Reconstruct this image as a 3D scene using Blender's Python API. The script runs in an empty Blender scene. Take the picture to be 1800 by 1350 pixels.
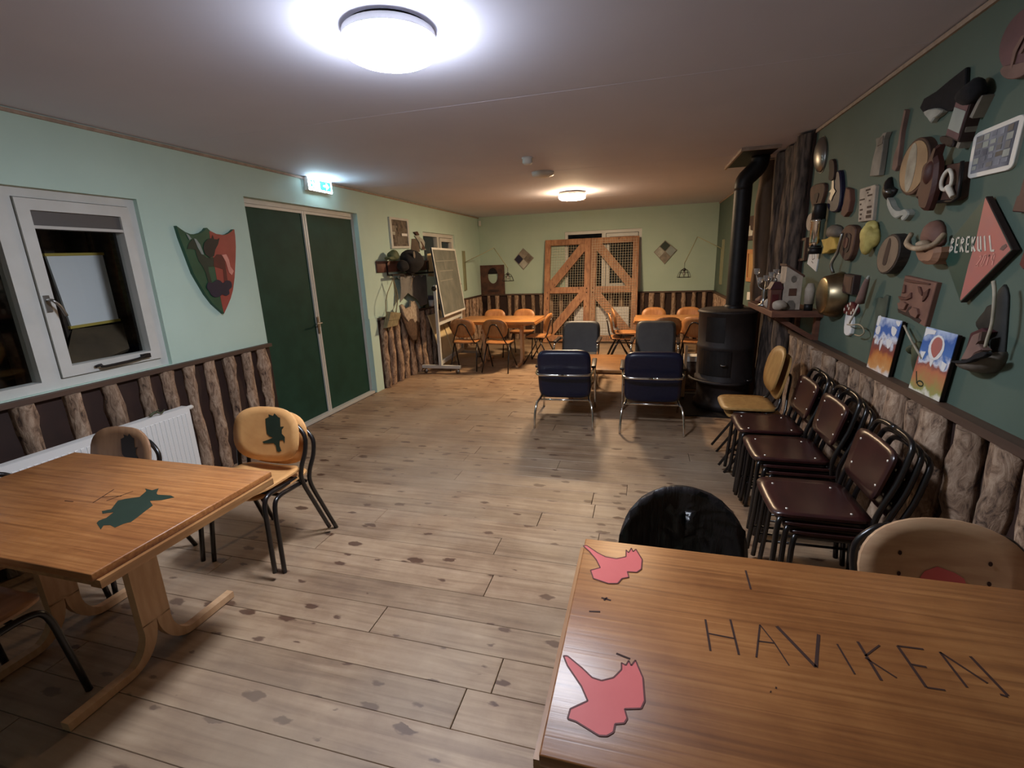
import bpy, bmesh, math, random
from mathutils import Vector, Matrix
from mathutils.geometry import delaunay_2d_cdt, tessellate_polygon
random.seed(7)
SC = bpy.context.scene
COL = SC.collection
# ------------------------------------------------------------------ camera, world, exposure
CAM_H = 1.655
cd = bpy.data.cameras.new('camera'); cam = bpy.data.objects.new('camera', cd); COL.objects.link(cam)
YAW, PITCH, ROLL, FPX = 0.277, 0.252, -0.037, 832.2
_f = Vector((-math.sin(YAW)*math.cos(PITCH), math.cos(YAW)*math.cos(PITCH), -math.sin(PITCH)))
_r = Vector((math.cos(YAW), math.sin(YAW), 0)); _u = _r.cross(_f)
_r2 = math.cos(ROLL)*_r + math.sin(ROLL)*_u; _u2 = -math.sin(ROLL)*_r + math.cos(ROLL)*_u
M = Matrix((( _r2.x,_u2.x,-_f.x,0),(_r2.y,_u2.y,-_f.y,0),(_r2.z,_u2.z,-_f.z,CAM_H),(0,0,0,1)))
cam.matrix_world = M
cd.sensor_width = 36; cd.lens = FPX/1800*36; cd.clip_start = 0.05; cd.clip_end = 60
SC.camera = cam
wd = bpy.data.worlds.new('night'); SC.world = wd; wd.use_nodes = True
wd.node_tree.nodes['Background'].inputs[0].default_value = (0.02,0.025,0.04,1)
wd.node_tree.nodes['Background'].inputs[1].default_value = 0.15
vs = SC.view_settings; vs.view_transform = 'Standard'; vs.look = 'None'; vs.gamma = 1; vs.exposure = 0.45
vs.use_curve_mapping = False
LAMP_COOL = (0.90,0.97,1.10); LAMP_COOL_POWER = 128.0     # the two ceiling lamps: colour and strength of the diffusers
LAMP_WARM = (1.0,0.71,0.43); LAMP_WARM_POWER = 235.0
EXIT_POWER = 45.0
# ------------------------------------------------------------------ room measures (metres)
XL, XR, YF, YB, ZC = -3.486, 1.29, 10.097, -2.2, 2.6
# ------------------------------------------------------------------ helpers
def S(r,g,b):
    f = lambda c: (c/255/12.92) if c/255 <= 0.04045 else ((c/255+0.055)/1.055)**2.4
    return (f(r),f(g),f(b),1)
MATS = {}
def _base(name):
    m = bpy.data.materials.new(name); m.use_nodes = True
    nt = m.node_tree; b = nt.nodes['Principled BSDF']; MATS[name] = m
    return m, nt, b
def mat(name, c, rough=0.6, metal=0.0, c2=None, scale=12.0, stretch=(1,1,1), bump=0.0, detail=4, emit=0, ecol=None, spec=None, lo=0.35, hi=0.65, coat=0):
    """noise-mixed principled material; c, c2 sRGB 0-255"""
    m, nt, b = _base(name)
    b.inputs['Roughness'].default_value = rough; b.inputs['Metallic'].default_value = metal
    if spec is not None: b.inputs['Specular IOR Level'].default_value = spec
    if coat: b.inputs['Coat Weight'].default_value = coat; b.inputs['Coat Roughness'].default_value = 0.25
    b.inputs['Base Color'].default_value = S(*c)
    if c2 or bump:
        tc = nt.nodes.new('ShaderNodeTexCoord'); mp = nt.nodes.new('ShaderNodeMapping')
        mp.inputs['Scale'].default_value = stretch
        oi = nt.nodes.new('ShaderNodeObjectInfo'); add = nt.nodes.new('ShaderNodeVectorMath'); add.operation = 'ADD'
        sc = nt.nodes.new('ShaderNodeVectorMath'); sc.operation = 'SCALE'; sc.inputs[3].default_value = 37.0
        comb = nt.nodes.new('ShaderNodeCombineXYZ')
        for i in range(3): nt.links.new(oi.outputs['Random'], comb.inputs[i])
        nt.links.new(comb.outputs[0], sc.inputs[0])
        nt.links.new(tc.outputs['Object'], add.inputs[0]); nt.links.new(sc.outputs[0], add.inputs[1])
        nt.links.new(add.outputs[0], mp.inputs[0])
        nz = nt.nodes.new('ShaderNodeTexNoise'); nz.inputs['Scale'].default_value = scale; nz.inputs['Detail'].default_value = detail
        nt.links.new(mp.outputs[0], nz.inputs['Vector'])
        if c2:
            rp = nt.nodes.new('ShaderNodeValToRGB')
            rp.color_ramp.elements[0].position = lo; rp.color_ramp.elements[0].color = S(*c)
            rp.color_ramp.elements[1].position = hi; rp.color_ramp.elements[1].color = S(*c2)
            nt.links.new(nz.outputs['Fac'], rp.inputs[0]); nt.links.new(rp.outputs[0], b.inputs['Base Color'])
        if bump:
            bp = nt.nodes.new('ShaderNodeBump'); bp.inputs['Strength'].default_value = bump; bp.inputs['Distance'].default_value = 0.01
            nt.links.new(nz.outputs['Fac'], bp.inputs['Height']); nt.links.new(bp.outputs[0], b.inputs['Normal'])
    if emit:
        b.inputs['Emission Color'].default_value = ecol or S(*c); b.inputs['Emission Strength'].default_value = emit
    return m
class MB:
    """collects shapes in one bmesh"""
    def __init__(s): s.bm = bmesh.new(); s.sm = []
    def faces(s, vs, fs, smooth=False):
        v = [s.bm.verts.new(p) for p in vs]
        for f in fs:
            try:
                fc = s.bm.faces.new([v[i] for i in f]); fc.smooth = smooth
            except ValueError: pass
        return s
    def box(s, c, d, rot=None):
        hx,hy,hz = d[0]/2,d[1]/2,d[2]/2
        p = [Vector((x,y,z)) for x in (-hx,hx) for y in (-hy,hy) for z in (-hz,hz)]
        if rot is not None: p = [rot @ q for q in p]
        c = Vector(c)
        return s.faces([q+c for q in p], [(0,1,3,2),(4,6,7,5),(0,4,5,1),(2,3,7,6),(0,2,6,4),(1,5,7,3)])
    def bbox(s, a, b):
        return s.box([(a[i]+b[i])/2 for i in range(3)], [abs(b[i]-a[i]) for i in range(3)])
    def rbox(s, c, d, r=0.01, rot=None, seg=3):
        """box with rounded edges"""
        t = bmesh.new(); bmesh.ops.create_cube(t, size=1)
        for v in t.verts: v.co = Vector((v.co.x*d[0],v.co.y*d[1],v.co.z*d[2]))
        bmesh.ops.bevel(t, geom=list(t.edges), offset=min(r,min(d)*0.49), segments=seg, affect='EDGES', profile=0.5)
        c = Vector(c); mp = {}
        for v in t.verts:
            q = v.co.copy()
            if rot is not None: q = rot @ q
            mp[v] = s.bm.verts.new(q+c)
        for f in t.faces:
            nf = s.bm.faces.new([mp[v] for v in f.verts]); nf.smooth = True
        t.free(); return s
    def bar(s, a, b, w, h, up=(0,0,1)):
        """rectangular bar from a to b"""
        a,b = Vector(a),Vector(b); d = (b-a); L = d.length; d.normalize()
        u = Vector(up); x = d.cross(u)
        if x.length < 1e-4: x = d.cross(Vector((1,0,0)))
        x.normalize(); y = x.cross(d)
        R = Matrix((x,d,y)).transposed()
        return s.box((a+b)/2, (w,L,h), R)
    def tube(s, pts, r, seg=8, smooth_n=0, closed=False, caps=True):
        pts = [Vector(p) for p in pts]
        if smooth_n:
            q = []; n = len(pts)
            for i in range(n if closed else n-1):
                p0 = pts[(i-1)%n] if (closed or i>0) else pts[0]*2-pts[1]
                p1 = pts[i]; p2 = pts[(i+1)%n]
                p3 = pts[(i+2)%n] if (closed or i+2<n) else p2*2-p1
                for k in range(smooth_n):
                    t = k/smooth_n
                    q.append(0.5*((2*p1)+(p2-p0)*t+(2*p0-5*p1+4*p2-p3)*t*t+(3*p1-p0-3*p2+p3)*t**3))
            if not closed: q.append(pts[-1])
            pts = q
        n = len(pts); rr = r if isinstance(r,(list,tuple)) else [r]*n
        if isinstance(r,(list,tuple)) and len(r) != n:
            rr = [r[0]+(r[-1]-r[0])*i/(n-1) for i in range(n)]
        rings = []; nrm = None
        for i in range(n):
            if closed: t = pts[(i+1)%n]-pts[i-1]
            else: t = pts[min(i+1,n-1)]-pts[max(i-1,0)]
            t.normalize()
            if nrm is None:
                nrm = t.cross(Vector((0,0,1)))
                if nrm.length < 1e-3: nrm = t.cross(Vector((1,0,0)))
            nrm = (nrm - t*nrm.dot(t)); nrm.normalize(); bi = t.cross(nrm)
            rings.append([s.bm.verts.new(pts[i]+rr[i]*(math.cos(a)*nrm+math.sin(a)*bi)) for a in [2*math.pi*k/seg for k in range(seg)]])
        for i in range(n if closed else n-1):
            A,B = rings[i],rings[(i+1)%n]
            for k in range(seg):
                f = s.bm.faces.new((A[k],A[(k+1)%seg],B[(k+1)%seg],B[k])); f.smooth = True
        if not closed and caps:
            s.bm.faces.new(rings[0][::-1]); s.bm.faces.new(rings[-1])
        return s
    def lathe(s, prof, c=(0,0,0), seg=24, axis='z', smooth=True, M=None):
        """profile list of (r,h)"""
        rings = []; c = Vector(c)
        def place(x,y,h):
            v = Vector((x,y,h)) if axis=='z' else (Vector((h,x,y)) if axis=='x' else Vector((x,h,y)))
            if M is not None: v = M @ v
            return v+c
        for r,h in prof:
            if r < 1e-6: rings.append([s.bm.verts.new(place(0,0,h))])
            else: rings.append([s.bm.verts.new(place(r*math.cos(2*math.pi*k/seg),r*math.sin(2*math.pi*k/seg),h)) for k in range(seg)])
        for A,B in zip(rings,rings[1:]):
            for k in range(seg):
                if len(A)==1 and len(B)==1: continue
                if len(A)==1: q = (A[0],B[(k+1)%seg],B[k])
                elif len(B)==1: q = (A[k],A[(k+1)%seg],B[0])
                else: q = (A[k],A[(k+1)%seg],B[(k+1)%seg],B[k])
                f = s.bm.faces.new(q); f.smooth = smooth
        return s
    def prism(s, poly, fr, n0, n1, bevel=0.0):
        """poly of (a,b) pushed from n0 to n1 in frame fr(a,b,n); bevel insets the front edge"""
        N = len(poly)
        ca = sum(p[0] for p in poly)/N; cb = sum(p[1] for p in poly)/N
        back = [s.bm.verts.new(fr(a,b,n0)) for a,b in poly]
        rings = [back]
        if bevel:
            rings.append([s.bm.verts.new(fr(a,b,n1-bevel*(1 if n1>n0 else -1))) for a,b in poly])
            ins = []
            for a,b in poly:
                L = math.hypot(a-ca,b-cb) or 1
                k = max(0,1-bevel/L); ins.append((ca+(a-ca)*k, cb+(b-cb)*k))
            rings.append([s.bm.verts.new(fr(a,b,n1)) for a,b in ins])
        else: rings.append([s.bm.verts.new(fr(a,b,n1)) for a,b in poly])
        for A,B in zip(rings,rings[1:]):
            for k in range(N): s.bm.faces.new((A[k],A[(k+1)%N],B[(k+1)%N],B[k]))
        for rg in (back, rings[-1]):
            src = [v.co.copy() for v in rg]
            for t in tessellate_polygon([src]):
                try: s.bm.faces.new([rg[i] for i in t])
                except ValueError: pass
        return s
    def hull_dome(s, poly, fr, n0, n1, rings=4):
        """poly bulging smoothly from n0 at the outline to n1 at the centre"""
        N = len(poly); ca = sum(p[0] for p in poly)/N; cb = sum(p[1] for p in poly)/N
        R = [[s.bm.verts.new(fr(a,b,n0)) for a,b in poly]]
        for i in range(1,rings):
            t = i/rings; k = math.cos(t*math.pi/2); h = n0+(n1-n0)*math.sin(t*math.pi/2)
            R.append([s.bm.verts.new(fr(ca+(a-ca)*k, cb+(b-cb)*k, h)) for a,b in poly])
        for A,B in zip(R,R[1:]):
            for k in range(N):
                f = s.bm.faces.new((A[k],A[(k+1)%N],B[(k+1)%N],B[k])); f.smooth = True
        top = s.bm.verts.new(fr(ca,cb,n1))
        for k in range(N):
            f = s.bm.faces.new((R[-1][k],R[-1][(k+1)%N],top)); f.smooth = True
        s.bm.faces.new(R[0][::-1]); return s
    def shell(s, outline, fm, th, rings=4):
        """thin curved plate: outline (u,v) around (0,0), fm(u,v) -> point, thickness th along the normal"""
        N = len(outline)
        cu = sum(p[0] for p in outline)/N; cv = sum(p[1] for p in outline)/N
        def nrm(u,v):
            e = 1e-3; a = Vector(fm(u+e,v))-Vector(fm(u-e,v)); b = Vector(fm(u,v+e))-Vector(fm(u,v-e))
            n = a.cross(b); n.normalize(); return n
        lay = []
        for sg in (0,1):
            R = []
            for i in range(rings):
                k = 1-i/rings
                R.append([s.bm.verts.new(Vector(fm(cu+(u-cu)*k,cv+(v-cv)*k))+nrm(cu+(u-cu)*k,cv+(v-cv)*k)*th*sg) for u,v in outline])
            ctr = s.bm.verts.new(Vector(fm(cu,cv))+nrm(cu,cv)*th*sg)
            for A,B in zip(R,R[1:]):
                for k in range(N):
                    f = s.bm.faces.new((A[k],A[(k+1)%N],B[(k+1)%N],B[k])); f.smooth = True
            for k in range(N):
                f = s.bm.faces.new((R[-1][k],R[-1][(k+1)%N],ctr)); f.smooth = True
            lay.append(R[0])
        for k in range(N): s.bm.faces.new((lay[0][k],lay[0][(k+1)%N],lay[1][(k+1)%N],lay[1][k]))
        return s
    def decal(s, poly, fm, step=0.03):
        """flat print laid on fm(u,v), a little off it"""
        us = [p[0] for p in poly]; vs_ = [p[1] for p in poly]
        pts = [Vector(p) for p in poly]; n = len(pts); edges = [(i,(i+1)%n) for i in range(n)]
        u = min(us)
        while u < max(us):
            v = min(vs_)
            while v < max(vs_):
                pts.append(Vector((u+0.0007,v+0.0007))); v += step
            u += step
        vo,_,fo,_,_,_ = delaunay_2d_cdt(pts, edges, [list(range(n))], 1, 1e-5)
        return s.faces([fm(p.x,p.y) for p in vo], [tuple(f) for f in fo])
    def build(s, name, m, parent=None, loc=None, fix=True):
        """loc: the world point taken as the object's origin (its vertices are given in world space); parts of a parent that
        was made with world=True are shifted to the parent's origin"""
        bmesh.ops.recalc_face_normals(s.bm, faces=s.bm.faces[:]) if fix else None
        off = None
        if loc is not None: off = Vector(loc)
        elif parent is not None and parent.get('_w'): off = Vector(parent['_w'])
        if off is not None: bmesh.ops.translate(s.bm, verts=s.bm.verts[:], vec=-off)
        me = bpy.data.meshes.new(name); s.bm.to_mesh(me); s.bm.free()
        if isinstance(m,str): m = MATS[m]
        me.materials.append(m)
        o = bpy.data.objects.new(name, me); COL.objects.link(o)
        if parent is not None:
            o.parent = parent
            if parent.get('_w'): o['_w'] = parent['_w']
            if loc is not None: o.location = Vector(loc)-Vector(parent.get('_w',(0,0,0)))
        elif loc is not None: o.location = loc
        if loc is not None: o['_w'] = tuple(loc)
        return o
def tag(o, label=None, cat=None, group=None, kind=None):
    if label: o['label'] = label
    if cat: o['category'] = cat
    if group: o['group'] = group
    if kind: o['kind'] = kind
    return o
def thing(name, label, cat, loc, rz=0, group=None, world=True):
    """Empty at a thing's base. world=True: its parts are given in world coordinates"""
    o = bpy.data.objects.new(name, None); COL.objects.link(o); o.location = loc; o.rotation_euler = (0,0,rz)
    o.empty_display_size = 0.1
    if world: o['_w'] = tuple(loc)
    return tag(o, label, cat, group)
def dup(root, loc, rz, label, group=None, tilt=None):
    r = root.copy(); COL.objects.link(r); r.location = loc; r.rotation_euler = (0,0,rz); tag(r,label,None,group)
    def rec(a,b):
        for ch in list(a.children):
            c = ch.copy(); COL.objects.link(c); c.parent = b; rec(ch,c)
    rec(root,r); return r
def struct(o): o['kind'] = 'structure'; return o
def FRW(a,b,n): return Vector((XR-n,a,b))      # frames of the walls: along, up, out
def FLW(a,b,n): return Vector((XL+n,a,b))
def FFW(a,b,n): return Vector((a,YF-n,b))
def UP(z): return lambda a,b,n=0: Vector((a,b,z+n))
def ell(ca,cb,ra,rb,n=20,rot=0):
    c,s_ = math.cos(rot),math.sin(rot)
    return [(ca+ra*math.cos(t)*c-rb*math.sin(t)*s_, cb+ra*math.cos(t)*s_+rb*math.sin(t)*c) for t in [2*math.pi*k/n for k in range(n)]]
def sup(w,h,e=3.0,n=32,cv=0):
    """superellipse outline"""
    o = []
    for k in range(n):
        t = 2*math.pi*k/n; c,s_ = math.cos(t),math.sin(t)
        o.append((w/2*math.copysign(abs(c)**(2/e),c), cv+h/2*math.copysign(abs(s_)**(2/e),s_)))
    return o
def stroke(a,b,w):
    a,b = Vector(a),Vector(b); d = b-a; d.normalize(); n = Vector((-d.y,d.x))*w/2
    return [tuple(a+n),tuple(a-n),tuple(b-n),tuple(b+n)]
def inset(poly,k):
    N = len(poly); ca = sum(p[0] for p in poly)/N; cb = sum(p[1] for p in poly)/N
    return [(ca+(a-ca)*k, cb+(b-cb)*k) for a,b in poly]
def lerp2(P,u,v):
    """bilinear point in quad P = (top-left, top-right, bottom-right, bottom-left); v=0 top"""
    t = [P[0][i]+(P[1][i]-P[0][i])*u for i in (0,1)]; b = [P[3][i]+(P[2][i]-P[3][i])*u for i in (0,1)]
    return tuple(t[i]+(b[i]-t[i])*v for i in (0,1))
# ------------------------------------------------------------------ materials
mat('wall_mint', (186,211,199), 0.75, c2=(190,215,203), scale=3, bump=0.02)
mat('wall_lime', (169,190,174), 0.75, c2=(174,194,178), scale=3, bump=0.02)
mat('wall_dark_green', (76,93,82), 0.7, c2=(82,99,88), scale=2.5, bump=0.02)
mat('ceiling_paint', (207,207,223), 0.8, c2=(212,212,227), scale=1.5, bump=0.015)
mat('white_paint', (205,205,200), 0.45, c2=(196,196,190), scale=5)
mat('cream_trim', (172,150,132), 0.6, c2=(150,128,112), scale=20)
mat('rail_wood', (88,66,52), 0.6, c2=(66,48,40), scale=8, stretch=(1,0.15,1), bump=0.1)
mat('backing_board', (52,30,22), 0.75, c2=(40,22,16), scale=6)
mat('green_panel', (22,56,44), 0.6, spec=0.25, c2=(28,64,52), scale=5)
mat('aluminium', (192,190,184), 0.4)
mat('chrome', (225,222,216), 0.14, 1.0)
mat('steel', (150,148,145), 0.35, 1.0)
mat('brass', (158,144,114), 0.32, 1.0, c2=(116,104,82), scale=9)
mat('black_tube', (22,18,18), 0.28, spec=0.6)
mat('black_metal', (30,26,26), 0.5, 0.4, c2=(40,35,34), scale=10, bump=0.03)
mat('stove_iron', (42,36,35), 0.6, 0.25, c2=(58,49,47), scale=5, bump=0.03)
mat('black_cloth', (14,13,16), 0.95, c2=(22,20,24), scale=30, bump=0.2)
mat('navy_vinyl', (17,20,44), 0.36, c2=(22,25,50), scale=40, bump=0.05)
mat('grey_vinyl', (42,43,48), 0.5, c2=(52,53,57), scale=8, bump=0.03)
mat('cream_cushion', (150,132,92), 0.7, c2=(130,112,76), scale=20)
mat('arm_wood', (40,26,20), 0.4)
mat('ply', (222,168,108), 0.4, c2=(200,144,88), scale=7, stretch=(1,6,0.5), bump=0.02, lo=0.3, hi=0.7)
mat('ply_orange', (180,126,78), 0.42, c2=(156,102,58), scale=7, stretch=(4,4,0.6), bump=0.02, lo=0.3, hi=0.7)
mat('ply_pale', (180,140,84), 0.45, c2=(160,120,68), scale=7, stretch=(4,4,0.6), bump=0.02)
mat('ply_beige', (196,158,122), 0.5, c2=(178,138,104), scale=6, stretch=(1,1,5), bump=0.02)
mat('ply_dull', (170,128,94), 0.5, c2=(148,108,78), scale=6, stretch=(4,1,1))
mat('dark_red_seat', (48,22,22), 0.32, c2=(58,27,26), scale=6, stretch=(1,4,1), coat=0.2)
mat('black_leather', (24,20,22), 0.33, c2=(36,30,31), scale=6, stretch=(9,9,0.8), bump=0.35)
mat('emblem_green', (30,46,34), 0.55, c2=(34,50,38), scale=20)
mat('emblem_black', (34,24,26), 0.6)
mat('emblem_pink', (206,96,94), 0.5, c2=(212,104,102), scale=6)
mat('emblem_line', (92,38,36), 0.6)
mat('burn_mark', (52,24,14), 0.8)
mat('screw', (235,228,215), 0.3, 0.4)
mat('pine', (186,122,72), 0.6, c2=(158,96,54), scale=6, stretch=(5,5,0.7), bump=0.05)
mat('laminate_leg', (208,168,128), 0.5, c2=(194,152,112), scale=6, stretch=(1,6,1))
mat('arm_paint', (138,138,108), 0.5)
mat('shelf_wood', (118,76,58), 0.6, c2=(94,58,44), scale=7, stretch=(1,0.3,6), bump=0.05)
mat('slab_bark', (104,88,78), 0.85, c2=(50,40,36), scale=4, stretch=(1.4,1.4,3.5), bump=0.9, lo=0.4, hi=0.6, detail=8)
mat('post_wood', (120,94,70), 0.7, c2=(84,62,46), scale=6, stretch=(0.4,0.4,0.8), bump=0.3)
mat('wire', (168,156,132), 0.5, 0.3)
mat('outside_planks', (62,52,45), 0.85, c2=(42,34,30), scale=5, stretch=(1,1,5), bump=0.1)
mat('outside_brown', (92,76,56), 0.85, c2=(74,60,44), scale=5)
mat('sheet_white', (248,248,250), 0.6)
mat('yellow_trim', (196,170,80), 0.6)
mat('radiator_white', (226,226,224), 0.4)
mat('cream_board', (214,194,150), 0.6, c2=(206,186,142), scale=8)
mat('chalk_green', (86,90,84), 0.75, c2=(108,110,102), scale=5, detail=8, lo=0.4, hi=0.75)
mat('chalk_line', (128,128,118), 0.9)
mat('plastic_white', (215,212,205), 0.45)
mat('paper', (226,224,222), 0.8)
mat('paper_grey', (120,108,96), 0.8, c2=(70,62,56), scale=16, detail=6)
mat('sign_green', (30,170,120), 0.5, emit=5.0, ecol=(0.02,0.75,0.62,1))
mat('sign_white', (255,255,255), 0.5, emit=EXIT_POWER, ecol=(0.62,0.86,1.0,1))
mat('lamp_cool', (255,255,255), 0.4, emit=LAMP_COOL_POWER, ecol=(*LAMP_COOL,1))
mat('lamp_warm', (255,250,240), 0.4, emit=LAMP_WARM_POWER, ecol=(*LAMP_WARM,1))
mat('lamp_cool_side', (255,255,255), 0.4, emit=LAMP_COOL_POWER*0.46, ecol=(*LAMP_COOL,1))
mat('lamp_warm_side', (255,250,240), 0.4, emit=LAMP_WARM_POWER*0.42, ecol=(*LAMP_WARM,1))
mat('grey_metal', (88,84,82), 0.5)
mat('lamp_shell', (235,232,228), 0.4)
for nm,a,b_ in (('red_paint',(158,70,60),(146,62,54)),('salmon_paint',(184,104,94),(172,106,100)),('green_paint',(34,74,52),(42,84,60)),
                ('teal_paint',(28,62,52),(36,70,60)),('dark_paint',(28,46,38),(24,40,32)),('navy_paint',(20,18,44),(26,22,52)),('black_paint',(14,14,20),(20,20,26)),
                ('grey_paint',(138,150,146),(128,140,138)),('pale_pink',(216,148,136),(204,134,122)),('maroon',(70,30,36),(58,24,30)),('crimson',(92,28,30),(78,22,24))):
    mat(nm, a, 0.5, c2=b_, scale=8)
for nm,a,b_,sc_,bp_ in (('brown_wood',(92,60,44),(62,40,32),9,0.2),('dark_brown',(58,36,30),(42,26,22),9,0.2),('tan_wood',(172,140,102),(146,116,84),7,0.1),
                  ('grey_wood',(142,134,122),(112,106,96),9,0.15),('bark',(62,50,42),(40,32,28),14,0.6),('slice_face',(128,108,88),(104,86,70),8,0.15),('red_slice',(112,72,58),(92,58,46),8,0.15),
                  ('terracotta',(150,110,84),(128,92,70),8,0.2),('rope',(182,158,130),(150,126,100),30,0.3),('bone',(176,176,166),(150,150,140),12,0.1),('yellow_stone',(208,192,112),(176,156,86),16,0.4),
                  ('grey_felt',(116,106,96),(96,88,78),20,0.2),('yellow_cloth',(206,174,84),(186,152,66),10,0.15),('shiny_brown',(78,38,28),(50,24,20),7,0.05),
                  ('stone_white',(186,172,156),(160,146,132),14,0.2),('carved_clay',(128,90,76),(108,74,62),9,0.2),('carved_clay_dark',(100,60,48),(80,46,38),9,0.2),('cord_white',(222,214,198),(200,190,174),30,0.1),
                  ('olive_leaf',(78,82,56),(56,60,40),12,0.3),('camo_green',(74,88,76),(50,62,54),6,0.1),('shadow_grey',(124,121,117),(110,107,104),6,0.15),('canvas',(140,128,96),(118,106,78),20,0.2),
                  ('fur_white',(178,164,146),(142,126,110),24,0.6),('fur_brown',(96,74,58),(74,56,44),24,0.6),('brown_photo',(104,90,76),(80,68,58),6,0.0),('collage',(150,152,160),(84,86,96),7,0.0),
                  ('rose_sign',(112,78,78),(92,64,66),8,0.1),('dark_leaf',(34,34,30),(22,22,20),12,0.3),('green_cap',(86,96,66),(66,76,50),14,0.2),('clay_pink',(128,98,88),(108,82,74),10,0.1),('horn',(176,166,146),(140,130,112),12,0.05)):
    mat(nm, a, 0.7, c2=b_, scale=sc_, bump=bp_)
MATS['shiny_brown'].node_tree.nodes['Principled BSDF'].inputs['Roughness'].default_value = 0.6
def glass_mat(name, tint=(0.97,0.985,0.98), refl=0.08):
    m, nt, b = _base(name); nt.nodes.remove(b)
    out = nt.nodes['Material Output']; tr = nt.nodes.new('ShaderNodeBsdfTransparent'); gl = nt.nodes.new('ShaderNodeBsdfGlossy'); mx = nt.nodes.new('ShaderNodeMixShader')
    tr.inputs[0].default_value = (*tint,1); gl.inputs['Roughness'].default_value = 0.03
    lw = nt.nodes.new('ShaderNodeLayerWeight'); lw.inputs[0].default_value = 0.25
    mr = nt.nodes.new('ShaderNodeMath'); mr.operation = 'MULTIPLY'; mr.inputs[1].default_value = refl*2
    ad = nt.nodes.new('ShaderNodeMath'); ad.operation = 'ADD'; ad.inputs[1].default_value = 0.03
    nt.links.new(lw.outputs['Fresnel'], mr.inputs[0]); nt.links.new(mr.outputs[0], ad.inputs[0]); nt.links.new(ad.outputs[0], mx.inputs[0])
    nt.links.new(tr.outputs[0], mx.inputs[1]); nt.links.new(gl.outputs[0], mx.inputs[2]); nt.links.new(mx.outputs[0], out.inputs[0])
glass_mat('window_glass')
m, nt, b = _base('clear_glass'); b.inputs['Transmission Weight'].default_value = 0.85; b.inputs['Roughness'].default_value = 0.08; b.inputs['Base Color'].default_value = (0.9,0.9,0.88,1)
def node_chain(nt):
    L = nt.links.new
    def N(t, **k):
        n = nt.nodes.new(t)
        for a,v in k.items():
            if a.startswith('i_'): n.inputs[int(a[2:])].default_value = v
            else: setattr(n,a,v)
        return n
    return N, L
def ramp(N, stops):
    r = N('ShaderNodeValToRGB'); e = r.color_ramp.elements
    while len(e) < len(stops): e.new(0.5)
    for k,(p,c) in enumerate(stops): e[k].position = p; e[k].color = c
    return r
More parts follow.
